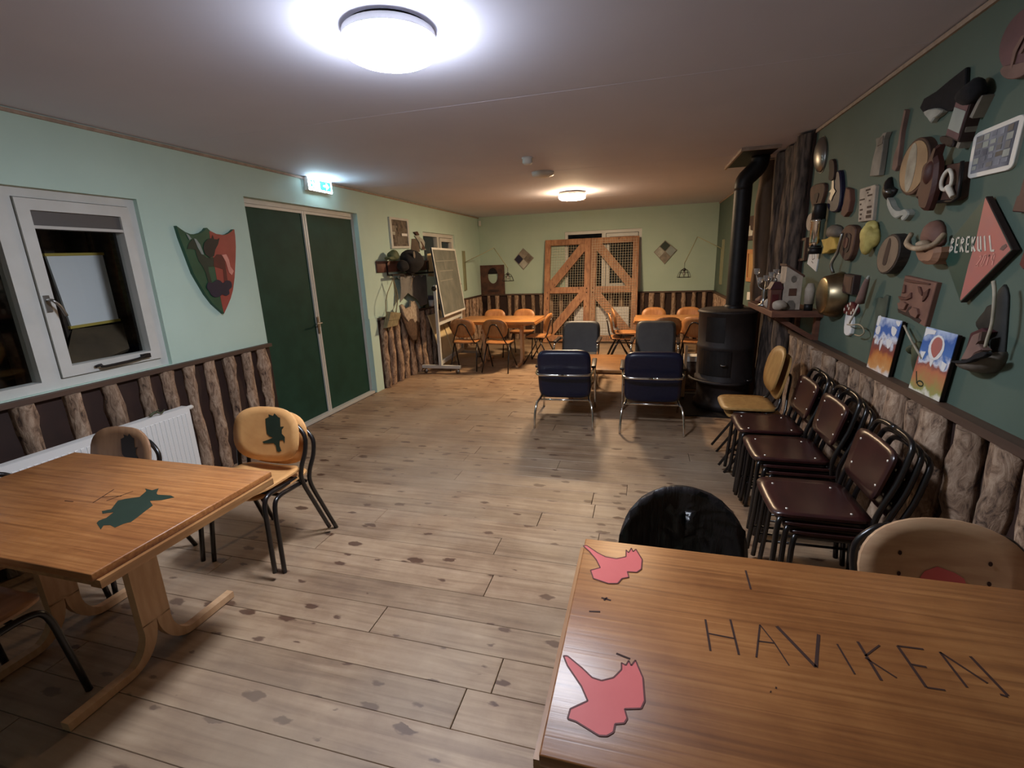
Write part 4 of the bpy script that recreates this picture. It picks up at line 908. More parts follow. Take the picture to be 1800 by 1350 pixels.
# ================================================================== THINGS ON THE LONG PALE WALL
def cen(poly): return (sum(p[0] for p in poly)/len(poly), sum(p[1] for p in poly)/len(poly))
def smooth_poly(P,n=4):
    o = []; N = len(P); V = [Vector(p) for p in P]
    for i in range(N):
        a,b,c,d = V[i-1],V[i],V[(i+1)%N],V[(i+2)%N]
        for k in range(n):
            t = k/n; q = 0.5*((2*b)+(c-a)*t+(2*a-5*b+4*c-d)*t*t+(3*b-a-3*c+d)*t**3); o.append((q.x,q.y))
    return o
def wall_root(fr,poly,name,label,cat,group=None):
    a,b = cen(poly); zb = min(p[1] for p in poly)
    return thing(name,label,cat,tuple(fr(a,zb,0)),group=group)
def plaque(fr,poly,name,label,cat,m,n0=0.0,n1=0.02,bevel=0.004,dome=0,part='body',single=False,rings=4):
    """a flat or bulging piece on a wall, returned as (root, body); single=True makes it one mesh"""
    mb = MB()
    if dome: mb.hull_dome(poly,fr,n0,dome,rings); mb2 = None
    else: mb.prism(poly,fr,n0,n1,bevel)
    if single:
        a,b = cen(poly); zb = min(p[1] for p in poly)
        return tag(mb.build(name,m,loc=tuple(fr(a,zb,0))),label,cat)
    t = wall_root(fr,poly,name,label,cat); return t, mb.build(part,m,t)
# shield
SHO = [(2.983,2.014),(3.014,1.992),(3.048,1.972),(3.091,1.958),(3.138,1.959),(3.189,1.973),(3.222,1.992),(3.244,2.013),(3.255,2.014),(3.279,1.992),(3.333,1.970),(3.400,1.964),(3.440,1.972),(3.484,1.992),(3.518,2.016),(3.528,2.015),(3.525,1.960),(3.512,1.870),(3.488,1.774),(3.441,1.615),(3.399,1.507),(3.360,1.438),(3.309,1.372),(3.261,1.315),(3.175,1.403),(3.121,1.488),(3.048,1.656),(3.011,1.838),(2.993,1.927)]
t = wall_root(FLW,SHO,'painted_shield','green and red painted shield between the white window and the double door','shield')
MB().prism(SHO,FLW,0.0,0.03,0.002).build('board','green_paint',t)
def lay(fr,poly,m,n,name,parent,th=0.0012): return MB().prism(poly,fr,n,n+th).build(name,m,parent)
lay(FLW,[(3.266,1.985),(3.278,1.990),(3.332,1.969),(3.399,1.963),(3.440,1.971),(3.484,1.992),(3.518,2.015),(3.526,2.014),(3.524,1.960),(3.510,1.870),(3.486,1.775),(3.440,1.615),(3.398,1.507),(3.358,1.438),(3.307,1.372),(3.262,1.318),(3.258,1.370),(3.257,1.453),(3.254,1.622),(3.257,1.769),(3.257,1.865)],'red_paint',0.030,'red_half',t)
lay(FLW,[(3.032,1.844),(3.059,1.890),(3.099,1.923),(3.124,1.898),(3.124,1.851),(3.152,1.811),(3.194,1.778),(3.260,1.778),(3.247,1.708),(3.192,1.706),(3.188,1.673),(3.200,1.581),(3.164,1.583),(3.157,1.662),(3.140,1.710),(3.115,1.752),(3.105,1.799),(3.104,1.839),(3.078,1.845)],'dark_paint',0.0316,'horse_forepart',t)
lay(FLW,[(3.263,1.778),(3.295,1.805),(3.340,1.803),(3.363,1.769),(3.366,1.712),(3.357,1.586),(3.321,1.581),(3.332,1.682),(3.314,1.688),(3.244,1.708)],'crimson',0.0316,'horse_hindpart',t)
lay(FLW,[(3.290,1.959),(3.297,1.927),(3.330,1.925),(3.352,1.938),(3.330,1.891),(3.289,1.842),(3.267,1.793),(3.223,1.778),(3.186,1.805),(3.177,1.852),(3.196,1.894),(3.235,1.924),(3.277,1.935)],'black_paint',0.0332,'wing',t)
for q in ([(300,290),(330,300),(380,370),(432,505),(400,500),(350,410)],[(195,228),(225,240),(270,295),(240,310)]):
    lay(FLW,[(3.110,1.926),(3.129,1.921),(3.154,1.881),(3.173,1.802),(3.151,1.805),(3.128,1.857)] if q[0][0]==300 else [(3.048,1.959),(3.066,1.953),(3.089,1.922),(3.067,1.913)],'grey_paint',0.0332,'white_stripe',t)
lay(FLW,[(3.346,1.801),(3.391,1.806),(3.409,1.762),(3.412,1.705),(3.439,1.666),(3.411,1.632),(3.385,1.655),(3.373,1.743)],'pale_pink',0.0332,'tail',t)
lay(FLW,smooth_poly([(3.164,1.583),(3.203,1.578),(3.249,1.600),(3.284,1.589),(3.303,1.570),(3.342,1.590),(3.387,1.578),(3.387,1.533),(3.352,1.510),(3.349,1.478),(3.310,1.463),(3.274,1.477),(3.248,1.463),(3.195,1.461),(3.164,1.485),(3.156,1.513),(3.138,1.536),(3.145,1.562)],3),'navy_paint',0.0348,'cloud',t)
# framed collage
FR1 = [(6.255,2.326),(6.824,2.333),(6.821,1.915),(6.253,1.900)]
t = wall_root(FLW,FR1,'picture_frame','white framed dark photograph above the coat rack','picture')
def framed(fr,Q,t,w,mf,mp,n1=0.025,name='frame'):
    inn = [lerp2(Q,w,w*0.8),lerp2(Q,1-w,w*0.8),lerp2(Q,1-w,1-w*0.8),lerp2(Q,w,1-w*0.8)]
    mb = MB()
    for i in range(4): mb.prism([Q[i],Q[(i+1)%4],inn[(i+1)%4],inn[i]],fr,0.0,n1)
    mb.build(name,mf,t); MB().prism(inn,fr,0.0,n1-0.010).build('print',mp,t)
    return inn
inn = framed(FLW,FR1,t,0.09,'white_paint','paper_grey')
for k,(u,v,w,h,m_) in enumerate(((0.05,0.22,0.3,0.2,'grey_wood'),(0.30,0.30,0.4,0.12,'brown_photo'),(0.62,0.50,0.36,0.1,'paper'),(0.04,0.45,0.16,0.12,'bone'),(0.3,0.62,0.4,0.3,'grey_felt'))):
    Q = [lerp2(inn,u,v),lerp2(inn,u+w,v),lerp2(inn,u+w,v+h),lerp2(inn,u,v+h)]; lay(FLW,Q,m_,0.0155,'snapshot',t)
# coat rack, things hung on it
t = thing('coat_rack','reddish board coat rack with a black rail and hooks on the pale wall','coat rack',(XL,6.6,1.5))
MB().rbox((XL+0.012,6.62,1.655),(0.024,1.62,0.15),0.004,seg=1).build('board','red_slice',t)
mb = MB(); mb.bbox((XL+0.12,5.98,1.528),(XL+0.145,7.42,1.553))
for y in (6.05,6.75,7.35): mb.bbox((XL+0.024,y-0.012,1.532),(XL+0.125,y+0.012,1.55)).bbox((XL+0.024,y-0.012,1.55),(XL+0.036,y+0.012,1.71))
mb.build('rail','black_metal',t)
for y in (6.0,6.15,6.35,6.6,6.85,7.1,7.3): MB().tube([(XL+0.132,y,1.53),(XL+0.132,y,1.50),(XL+0.15,y,1.485),(XL+0.165,y,1.505)],0.005,6,3).build('hook','steel',t)
HY,HZ = 6.47,1.685
t = thing('black_hat','big round black fur hat on the coat rack','hat',(XL+0.16,HY,1.56))
mb = MB(); rnd = random.Random(5)
def lump(mb,c,r,seed,j=0.12,sub=3,sq=(1,1,1)):
    tb = bmesh.new(); bmesh.ops.create_icosphere(tb,subdivisions=sub,radius=1); rr = random.Random(seed); ph = [rr.uniform(0,6) for _ in range(6)]
    mp = {}
    for v in tb.verts:
        n = v.co.normalized(); k = 1+j*(math.sin(3*n.x+ph[0])*math.sin(3.5*n.y+ph[1])+0.6*math.sin(5*n.z+ph[2]+2*n.x))+rr.uniform(-j,j)*0.25
        mp[v] = mb.bm.verts.new(Vector(c)+Vector((n.x*r*sq[0]*k,n.y*r*sq[1]*k,n.z*r*sq[2]*k)))
    for f in tb.faces:
        nf = mb.bm.faces.new([mp[v] for v in f.verts]); nf.smooth = True
    tb.free(); return mb
lump(mb,(XL+0.20,HY,HZ+0.035),0.20,2,0.06,4,(0.70,1.2,0.82)); mb.build('crown','black_cloth',t)
lump(MB(),(XL+0.20,HY-0.28,HZ-0.03),0.10,3,0.08,3,(0.7,1.2,0.8)).build('ear_flap','black_cloth',t)
MB().prism(ell(HY-0.12,HZ+0.12,0.03,0.05,10),FLW,0.305,0.312).build('badge','grey_felt',t)
t = thing('cloth_hat','olive green cloth hat lying on the coat rack behind the black hat','hat',(XL+0.09,6.04,1.72))
lump(MB(),(XL+0.13,6.08,1.80),0.095,4,0.08,3,(0.7,1.25,0.75)).build('crown','green_cap',t)
MB().prism(ell(5.98,1.765,0.10,0.022,14),FLW,0.10,0.18,0.006).build('brim','green_cap',t)
# grey sheet added as the hat's shadow; canvas bag and fur pelt hung below
HS = [(6.280,1.535),(7.141,1.502),(7.134,1.273),(7.101,1.052),(6.878,1.029),(6.786,1.136),(6.585,1.213),(6.468,1.269),(6.332,1.209),(6.212,1.150),(6.273,1.339)]
tag(MB().prism(HS,FLW,0.085,0.097,0.003).build('shadow_grey','shadow_grey',loc=tuple(FLW(6.75,1.1,0.09))),'plain grey sheet standing in for the shadow below the black hat','cloth')
BG = [(5.816,1.060),(6.099,1.011),(5.974,0.846),(5.680,0.855)]
t = wall_root(FLW,BG,'canvas_bag','small khaki canvas bag hanging by its strap from the coat rack','bag')
MB().prism(BG,FLW,0.09,0.15,0.008).build('pouch','canvas',t)
MB().prism([BG[0],BG[1],lerp2(BG,1,0.5),lerp2(BG,0,0.55)],FLW,0.1505,0.156,0.002).build('flap','canvas',t)
a_,b_ = BG[0],BG[1]
MB().tube([FLW(a_[0]-0.05,a_[1]-0.25,0.12),FLW(a_[0]-0.06,a_[1]+0.15,0.13),FLW(6.0,1.49,0.135)],0.006,6,3).tube([FLW(6.0,1.49,0.135),FLW(6.08,1.25,0.135),FLW(b_[0]-0.1,b_[1],0.125)],0.008,6,3).tube([FLW(6.0,1.49,0.135),FLW(6.03,1.2,0.13),FLW(a_[0]+0.1,a_[1],0.125)],0.005,6,3).build('strap','canvas',t)
PL = [(6.130,1.112),(6.202,1.128),(6.256,1.054),(6.331,1.058),(6.423,1.078),(6.452,1.164),(6.498,1.136),(6.579,1.147),(6.670,1.061),(6.717,0.946),(6.692,0.813),(6.710,0.686),(6.583,0.531),(6.438,0.549),(6.329,0.657),(6.236,0.824),(6.155,0.973)]
t = wall_root(FLW,PL,'fur_pelt','pointed pale and brown fur pelt hanging under the coat rack','pelt')
MB().hull_dome(PL,FLW,0.115,0.15).build('hide','fur_brown',t)
MB().prism([(6.122,1.107),(6.183,1.124),(6.237,1.056),(6.323,1.056),(6.410,1.073),(6.439,1.159),(6.483,1.131),(6.558,1.143),(6.641,1.057),(6.683,0.949),(6.643,0.807),(6.568,0.847),(6.496,0.820),(6.456,0.885),(6.355,0.891),(6.299,0.863),(6.195,0.963)],FLW,0.128,0.154,0.004).build('white_fur','fur_white',t)
MB().tube([FLW(6.5,1.30,0.12),FLW(6.6,1.49,0.13)],0.004,6).build('cord','rope',t)
# posters and sheets by the coat rack
PO = [(6.918,2.055),(7.181,2.068),(7.170,1.864),(6.857,1.863)]
plaque(FLW,PO,'poster','plain brown poster on the wall behind the black hat','poster','brown_photo',0,0.004,0,single=True)
WF = [(7.004,2.103),(7.125,2.116),(7.200,2.085),(7.299,2.062),(7.352,2.011),(7.316,1.931),(7.373,1.896),(7.225,1.894),(7.168,1.919),(7.144,2.005),(7.074,2.055)]
t,bd_ = plaque(FLW,WF,'heron_cutout','pale paper bird hanging beside the brown poster','decoration','bone',0.004,0.02,0.003)
MB().prism([(6.976,2.156),(7.096,2.170),(7.155,2.117),(7.045,2.113)],FLW,0.004,0.03,0.004).build('dark_head','brown_wood',t)
MB().prism([(7.188,2.024),(7.218,2.020),(7.280,1.965),(7.332,1.904),(7.195,1.898),(7.247,1.956)],FLW,0.0201,0.026).build('dark_leg','brown_wood',t)
SHT = [(7.434,1.834),(7.639,1.854),(7.635,1.461),(7.412,1.479)]
plaque(FLW,SHT,'paper_sheet','cream paper sheet pinned between the black hat and the chalkboard','paper','cream_board',0,0.004,0,single=True)
tag(MB().lathe([(0,0),(0.045,0),(0.045,0.13),(0.02,0.17),(0.018,0.21),(0,0.21)],(XL+0.03,7.18,RT+0.0305),14).build('bottle','olive_leaf',loc=(XL+0.03,7.18,RT+0.0305)),'dark green bottle on the log wall rail behind the chalkboard','bottle')
tag(MB().lathe([(0,0),(0.04,0),(0.047,0.10),(0.041,0.10),(0.036,0.012),(0,0.012)],(XL+0.03,7.38,RT+0.0305),16).build('white_cup','plastic_white',loc=(XL+0.03,7.38,RT+0.0305)),'white cup on the log wall rail behind the chalkboard','cup')
# chalkboard on a wheeled stand
t = thing('chalkboard_stand','tilting grey-green chalkboard on a white wheeled stand by the log wall','chalkboard',(-3.06,7.33,0))
Y0,Y1 = 6.69,7.96; X0,X1 = -3.05,-3.17
MB().bbox((X0-0.022,Y0-0.022,0.13),(X0+0.022,Y0+0.022,1.36)).build('upright','white_paint',t)
MB().bbox((X1-0.022,Y1-0.022,0.13),(X1+0.022,Y1+0.022,1.36)).build('upright','white_paint',t)
for (x,y,a0,a1) in ((X0,Y0,-0.31,0.33),(X1,Y1,-0.20,0.34)):
    f_ = MB().bbox((x+a0,y-0.024,0.085),(x+a1,y+0.024,0.13)).build('foot','white_paint',t)
    for a in (a0+0.05,a1-0.05):
        w_ = MB().lathe([(0,-0.012),(0.032,-0.012),(0.036,0),(0.032,0.012),(0,0.012)],(x+a,y,0.036),16,'y').build('wheel','steel',f_)
        MB().bbox((x+a-0.012,y-0.018,0.05),(x+a+0.012,y-0.013,0.086)).bbox((x+a-0.012,y+0.013,0.05),(x+a+0.012,y+0.018,0.086)).build('fork','steel',f_)
MB().bar((X0,Y0,0.80),(X1,Y1,0.80),0.035,0.10).build('tray_rail','white_paint',t)
MB().bar((X0,Y0,0.16),(X1,Y1,0.16),0.035,0.055).build('low_rail','white_paint',t)
tilt = math.radians(7)
def BF(a,b,n):   # a along the stand, b up the board, n to the front (towards the room)
    x = X0+(X1-X0)*(a-Y0)/(Y1-Y0)
    return Vector((x+0.035-b*math.sin(tilt)+n*math.cos(tilt), a, 1.36+b*math.cos(tilt)+n*math.sin(tilt)))
by0,by1,bz0,bz1 = Y0+0.03,Y1-0.03,-0.49,0.55
bdp = MB().prism([(by0,bz0),(by1,bz0),(by1,bz1),(by0,bz1)],BF,-0.012,0.006).build('board','chalk_green',t)
mb = MB()
for q in ([(by0,bz0),(by1,bz0),(by1,bz0+0.03),(by0,bz0+0.03)],[(by0,bz1-0.03),(by1,bz1-0.03),(by1,bz1),(by0,bz1)],[(by0,bz0+0.03),(by0+0.03,bz0+0.03),(by0+0.03,bz1-0.03),(by0,bz1-0.03)],[(by1-0.03,bz0+0.03),(by1,bz0+0.03),(by1,bz1-0.03),(by1-0.03,bz1-0.03)]): mb.prism(q,BF,-0.016,0.014)
mb.build('board_edge','white_paint',bdp)
mb = MB()
for a,b in (((0.1,0.35),(1.1,0.36)),((0.5,0.42),(0.52,0.22)),((0.2,0.2),(0.9,0.2)),((0.15,0.05),(0.8,0.06))): mb.prism(stroke((by0+a[0],a[1]),(by0+b[0],b[1]),0.012),BF,0.0065,0.0075)
mb.build('chalk_marks','chalk_line',bdp)
for (x,y,s_) in ((X0,Y0,-1),(X1,Y1,1)): MB().lathe([(0,0),(0.035,0),(0.035,0.03),(0,0.03)],(x,y-0.052 if s_<0 else y+0.023,1.31),14,'y').build('knob','black_tube',t)
# boards leaning behind the stand
lf_ = lambda a,b,n: Vector((XL+0.335-0.29*b+n,a,b))
t = tag(MB().prism([(7.12,0.02),(7.54,0.02),(7.54,0.86),(7.12,0.86)],lf_,-0.02,0).build('cream_panel','cream_board',loc=(XL+0.34,7.33,0)),'cream board leaning on the log wall behind the chalkboard stand','board')
P_ = smooth_poly([(7.58,0.02),(7.72,0.02),(7.78,0.25),(7.85,0.42),(7.76,0.55),(7.72,0.72),(7.66,0.86),(7.58,0.86),(7.58,0.4)],3)
tag(MB().prism(P_,lf_,-0.02,0).build('curved_panel','cream_board',loc=(XL+0.34,7.7,0)),'cream board with wavy edge leaning behind the chalkboard stand','board')
# cage lamps on folding arms
def cage_lamp(label,wx,y,sgn,jz,elx,elz,shx,shz,by):
    t = thing('wall_lamp',label,'lamp',(wx,y,1.14))
    MB().bbox((wx,y-0.05,1.14),(wx+sgn*0.03,y+0.05,1.90)).build('batten','arm_paint',t)
    MB().tube([(wx+sgn*0.03,y,jz),(wx+sgn*0.05,y,jz),(elx,by,elz)],0.008,6).tube([(elx,by,elz),(shx,by,shz+0.19)],0.008,6).tube([(wx+sgn*0.04,y,jz),(wx+sgn*0.04,y,1.15)],0.004,6).build('arm','arm_paint',t)
    MB().tube([(shx,by,shz+0.19),(shx,by,shz+0.10)],0.004,6).build('cord','black_tube',t)
    MB().lathe([(0.012,0.10),(0.022,0.09),(0.024,0.05),(0.018,0.045),(0,0.045)],(shx,by,shz),12).build('socket','black_tube',t)
    MB().lathe([(0,0.046),(0.014,0.04),(0.03,0.01),(0.022,-0.02),(0,-0.03)],(shx,by,shz),12).build('bulb','clear_glass',t)
    mb = MB(); R = 0.115
    mb.tube([(shx+R*math.cos(a),by+R*math.sin(a),shz-0.06) for a in [2*math.pi*k/20 for k in range(20)]],0.0045,6,closed=True)
    mb.tube([(shx+0.085*math.cos(a),by+0.085*math.sin(a),shz+0.02) for a in [2*math.pi*k/20 for k in range(20)]],0.0035,6,closed=True)
    for k in range(8):
        a = 2*math.pi*k/8; c_,s2 = math.cos(a),math.sin(a)
        mb.tube([(shx+r*c_,by+r*s2,shz+h) for r,h in ((0.02,0.085),(0.06,0.06),(0.09,0.015),(R,-0.06))],0.004,5,2)
    mb.build('cage_shade','black_tube',t)
cage_lamp('cage lamp on a folding arm beside the wooden pierced board',XL,9.07,1,1.69,-2.84,1.93,-2.58,1.36,9.07)
cage_lamp('cage lamp on a folding arm on the far wall side of the stove pipe',XR,9.2,-1,1.76,0.85,1.965,0.66,1.34,9.2)
# ================================================================== FAR WALL
def FZ(p): return p
D1_ = [(-2.515,1.929),(-2.287,1.723),(-2.516,1.485),(-2.722,1.704)]
D2_ = [(0.342,1.959),(0.571,1.768),(0.350,1.507),(0.137,1.743)]
for Q,lab,cols in ((D1_,'diamond picture with a dark blue corner near the pierced wooden board',('grey_wood','grey_felt','bone','navy_paint')),(D2_,'diamond picture with a teal quarter near the cage lamp',('emblem_green','grey_paint','grey_wood','bone'))):
    t = wall_root(FFW,Q,'diamond_picture',lab,'picture')
    MB().prism(Q,FFW,0.0,0.02,0.002).build('panel','grey_wood',t)
    for (u,v),m_ in zip(((0.04,0.04),(0.52,0.04),(0.52,0.52),(0.04,0.52)),cols):
        lay(FFW,[lerp2(Q,u,v),lerp2(Q,u+0.44,v),lerp2(Q,u+0.44,v+0.44),lerp2(Q,u,v+0.44)],m_,0.020,'quarter',t)
PB = [(-3.450,1.606),(-2.955,1.599),(-2.941,0.994),(-3.483,0.994)]
t = wall_root(FFW,PB,'pierced_board','dark brown board with an oval opening standing on the far log rail','board')
ov = ell((PB[0][0]+PB[1][0])/2,PB[0][1]-0.225,0.115,0.165,24)
mb = MB(); x0_,x1_ = PB[3][0],PB[2][0]; zt_,zb_ = PB[0][1],RT+0.031
# board drawn as a ring of quads from the oval to the outline
N_ = len(ov); cx_,cz_ = cen(ov); outl = []
for a,b in ov:
    dx,dz = a-cx_,b-cz_; k = min([(x1_-cx_)/dx if dx>1e-6 else 1e9,(x0_-cx_)/dx if dx<-1e-6 else 1e9,(zt_-cz_)/dz if dz>1e-6 else 1e9,(zb_-cz_)/dz if dz<-1e-6 else 1e9]); outl.append((cx_+dx*k,cz_+dz*k))
for i in range(N_): mb.prism([outl[i],outl[(i+1)%N_],ov[(i+1)%N_],ov[i]],FFW,0.02,0.045)
cor = [(x0_,zt_),(x1_,zt_),(x1_,zb_),(x0_,zb_)]
for c in cor:
    j = min(range(N_),key=lambda i: (outl[i][0]-c[0])**2+(outl[i][1]-c[1])**2)
    for i in (j-1,j):
        A,B = outl[i%N_],outl[(i+1)%N_]
        if abs(A[0]-B[0])>1e-4 and abs(A[1]-B[1])>1e-4: mb.prism([A,B,c],FFW,0.02,0.045)
mb.build('board','brown_wood',t)
MB().prism(ell(cx_-0.0,cz_-0.32,0.13,0.03,14),FFW,0.045,0.055).build('carved_mark','dark_brown',t)
MB().prism([p for p in ov if p[1]>=cz_+0.03],FFW,0.021,0.03).build('dark_backing','black_cloth',t)
# ================================================================== THE DARK GREEN WALL: SHELF
t = thing('wall_shelf','reddish wooden shelf bracketed on the dark wall beside the bark slabs','shelf',(XR,4.5,1.1))
MB().prism([(0.94,4.04),(XR-0.001,4.04),(XR-0.001,4.68),(1.14,4.68),(1.14,4.95),(0.94,4.95)],lambda a,b,n:Vector((a,b,1.1715+n)),0,0.045,0.004).build('board','shelf_wood',t)
for y in (4.12,4.60): MB().bbox((XR-0.03,y-0.03,0.985),(XR-0.001,y+0.03,1.171)).bar((XR-0.03,y,1.0),(0.99,y,1.165),0.035,0.035,(0,1,0)).build('bracket','shelf_wood',t)
SZ = 1.2175
t = thing('bird_house','white toy house with a pitched roof, round window and arched door on the shelf','toy house',(1.10,4.16,SZ))
fh = lambda a,b,n: Vector((a,4.115-n,SZ+b))
MB().prism([(1.03,0.004),(1.145,0.004),(1.145,0.255),(1.03,0.335)],fh,-0.16,0).build('walls','stone_white',t)
MB().prism([(1.022,0.335),(1.022,0.350),(1.155,0.262),(1.155,0.247)],fh,-0.175,0.012).build('roof','brown_wood',t)
MB().prism(ell(1.085,0.235,0.018,0.026,14),fh,0,0.003).build('round_window','grey_felt',t)
MB().prism([(1.06,0.11),(1.112,0.11),(1.112,0.165),(1.06,0.165)],fh,0,0.003).build('window','brown_wood',t)
MB().prism([(1.05,0.006),(1.112,0.006),(1.112,0.05),(1.095,0.075),(1.067,0.075),(1.05,0.05)],fh,0,0.003).build('door','grey_felt',t)
MB().bbox((1.03,4.112,SZ),(1.145,4.275,SZ+0.005)).build('base','brown_wood',t)
t = thing('red_lantern','dark red house-shaped lantern with a window opening on the shelf','lantern',(0.985,4.20,SZ))
MB().prism([(0.945,0.0),(1.02,0.0),(1.02,0.16),(0.945,0.16)],lambda a,b,n:Vector((a,4.15-n,SZ+b)),-0.09,0).build('body','carved_clay_dark',t)
MB().prism([(0.935,0.16),(1.03,0.16),(1.005,0.215),(0.96,0.215)],lambda a,b,n:Vector((a,4.14-n,SZ+b)),-0.11,0).build('roof','maroon',t)
MB().prism([(0.955,0.05),(1.0,0.05),(1.0,0.12),(0.955,0.12)],lambda a,b,n:Vector((a,4.15-n,SZ+b)),0.0,0.004).build('opening','crimson',t)
MB().lathe([(0.008,0.215),(0.012,0.225),(0.008,0.24),(0,0.245)],(0.982,4.195,SZ),10).build('finial','steel',t)
o = tag(lump(MB(),(1.0,4.095,SZ+0.042),0.05,8,0.08,3,(1.0,0.55,0.8)).build('pale_stone','stone_white',loc=(1.0,4.095,SZ)),'rough pale stone at the front corner of the shelf','stone')
MBt = MB(); MBt.lathe([(0,0),(0.045,0),(0.05,0.008),(0.022,0.02),(0.016,0.07),(0.022,0.10),(0.018,0.14)],(0.975,4.50,SZ),16)
t = thing('glass_candelabrum','clear and silver branching candle holder on the shelf','candle holder',(0.975,4.50,SZ)); MBt.build('stem','steel',t)
for a,h in ((0,0.30),(1.3,0.25),(2.6,0.31),(3.9,0.24),(5.1,0.28)):
    c_,s2 = math.cos(a),math.sin(a)
    b_ = MB().tube([(0.975,4.50,SZ+0.13),(0.975+0.05*c_,4.50+0.05*s2,SZ+0.16),(0.975+0.075*c_,4.50+0.075*s2,SZ+h-0.05)],0.006,7,3).build('branch','steel',t)
    MB().lathe([(0.006,-0.055),(0.022,-0.04),(0.026,0.0),(0.022,0.0),(0.0,-0.035)],(0.975+0.075*c_,4.50+0.075*s2,SZ+h),12).build('cup','clear_glass',b_)
tag(MB().lathe([(0,-0.018),(0.036,-0.018),(0.042,-0.008),(0.042,0.008),(0.036,0.018),(0,0.018)],(0.965,4.245,SZ+0.0425),20,'y').build('round_medal','stone_white',loc=(0.965,4.245,SZ)),'round pale disc standing on edge before the candle holder','disc')
tag(lump(MB(),(0.99,4.62,SZ+0.04),0.06,12,0.12,3,(0.9,1.3,0.62)).build('brown_stone','carved_clay_dark',loc=(0.99,4.62,SZ)),'dark brown lump of stone at the far end of the shelf','stone')
t = thing('white_lantern','small white post lantern standing on the shelf beside the brass pan','lantern',(1.19,4.09,SZ))
MB().lathe([(0,0),(0.03,0),(0.03,0.05),(0,0.05)],(1.20,4.10,SZ),12).build('foot','black_metal',t)
MB().lathe([(0,0.05),(0.034,0.05),(0.036,0.16),(0.02,0.20),(0,0.205)],(1.20,4.10,SZ),12).build('body','stone_white',t)
t = thing('white_figurine','small pale figurine on the shelf peeping from behind the toy house','figurine',(1.06,4.355,SZ))
lump(MB(),(1.06,4.355,SZ+0.10),0.05,21,0.08,3,(0.8,0.8,2.0)).build('body','stone_white',t); lump(MB(),(1.055,4.345,SZ+0.235),0.042,22,0.06,3).build('head','stone_white',t)
# brass pan with a long handle
BPc = [(3.771,1.353),(3.806,1.508),(3.980,1.535),(3.952,1.583),(3.883,1.663)]
pc = (BPc[0][0],BPc[0][1])
t = thing('brass_pan','large brass frying pan hung on the dark wall at the end of the shelf','pan',(XR,pc[0],pc[1]-0.22))
MB().lathe([(0,-0.115),(0.112,-0.115),(0.130,-0.106),(0.152,-0.03),(0.160,-0.012),(0.160,-0.006),(0.145,-0.006),(0.12,-0.095),(0,-0.10)],(XR,pc[0],pc[1]),36,'x').build('bowl','brass',t)
MB().tube([(XR-0.06,pc[0],pc[1]+0.15),(XR-0.075,pc[0]+0.01,pc[1]+0.21),(XR-0.06,pc[0]-0.02,pc[1]+0.28),(XR-0.06,pc[0]-0.05,pc[1]+0.35),(XR-0.055,pc[0]-0.06,pc[1]+0.41)],[0.011,0.009],8,4).build('handle','steel',t)
# ================================================================== THE DARK GREEN WALL: HUNG PIECES
R_ = FRW
def slice_on_wall(poly,name,label,cat,face,rim,n=0.03,extra=None):
    t = wall_root(R_,poly,name,label,cat)
    MB().prism(poly,R_,0.0,n,0.003).build('bark_rim',rim,t)
    MB().prism(inset(poly,0.90),R_,n,n+0.003).build('cut_face',face,t); return t
# silver tray
P = [(4.374,2.348),(4.377,2.315),(4.388,2.286),(4.406,2.262),(4.430,2.246),(4.460,2.238),(4.493,2.240),(4.526,2.250),(4.558,2.270),(4.587,2.297),(4.609,2.330),(4.623,2.366),(4.629,2.403),(4.625,2.437),(4.613,2.467),(4.592,2.491),(4.566,2.505),(4.535,2.511),(4.502,2.508),(4.470,2.495),(4.439,2.475),(4.413,2.448),(4.393,2.417),(4.380,2.383)]
t,_o = plaque(R_,P,'metal_tray','oval dull silver tray high on the wall beside the bark slab','tray','steel',dome=0.05,part='dish')
MB().prism(P,R_,0.0,0.006).build('rim','steel',t)
P = smooth_poly([(4.266,2.293),(4.182,2.282),(4.137,2.218),(4.134,2.149),(4.227,2.155),(4.239,2.219)],3)
plaque(R_,P,'wood_offcut','small dark rough wood strip under the silver tray','ornament','dark_brown',0,0.02,0.003,single=True)
P = smooth_poly([(4.611,2.149),(4.478,2.161),(4.306,2.142),(4.272,2.082),(4.325,1.991),(4.386,1.914),(4.489,1.973),(4.592,2.061)],3)
t,_o = plaque(R_,P,'leaf_plaque','dark brown leaf-shaped plaque under the silver tray','plaque','brown_wood',0,0.025,0.006)
MB().prism(inset(P,0.3),R_,0.025,0.03).build('knot','dark_brown',t)
P = smooth_poly([(4.042,2.188),(3.993,2.170),(3.934,2.064),(3.922,1.971),(3.955,1.919),(4.051,1.916),(4.144,1.951),(4.168,2.016),(4.127,2.062),(4.074,2.100),(4.047,2.145)],3)
t,_o = plaque(R_,P,'horn_plaque','blue-black drop-shaped plaque with a silver figure','plaque','navy_paint',0,0.03,0.008)
MB().prism([(4.098,2.130),(4.066,2.133),(4.046,2.078),(4.004,2.051),(4.047,2.022),(4.070,1.994),(4.110,2.010),(4.092,2.054),(4.141,2.063),(4.089,2.076)],R_,0.03,0.036).build('figure','steel',t)
P = [(3.831,2.050),(3.769,2.032),(3.735,1.962),(3.747,1.894),(3.804,1.866),(3.870,1.886),(3.864,1.925),(3.835,1.980)]
t,_o = plaque(R_,P,'wood_chip','small split reddish wood wedge beside the patterned plaque','ornament','red_slice',0,0.03,0.004)
MB().prism([(3.893,2.062),(3.831,2.050),(3.835,1.980),(3.867,1.933),(3.887,1.905),(3.907,1.987)],R_,0.0,0.012).build('bark_side','dark_brown',t)
LD = [(4.976,2.082),(4.736,2.044),(4.745,1.863),(4.974,1.900)]
t = wall_root(R_,LD,'ladder_frame','little white rectangular frame with rungs beside the bark slab','frame')
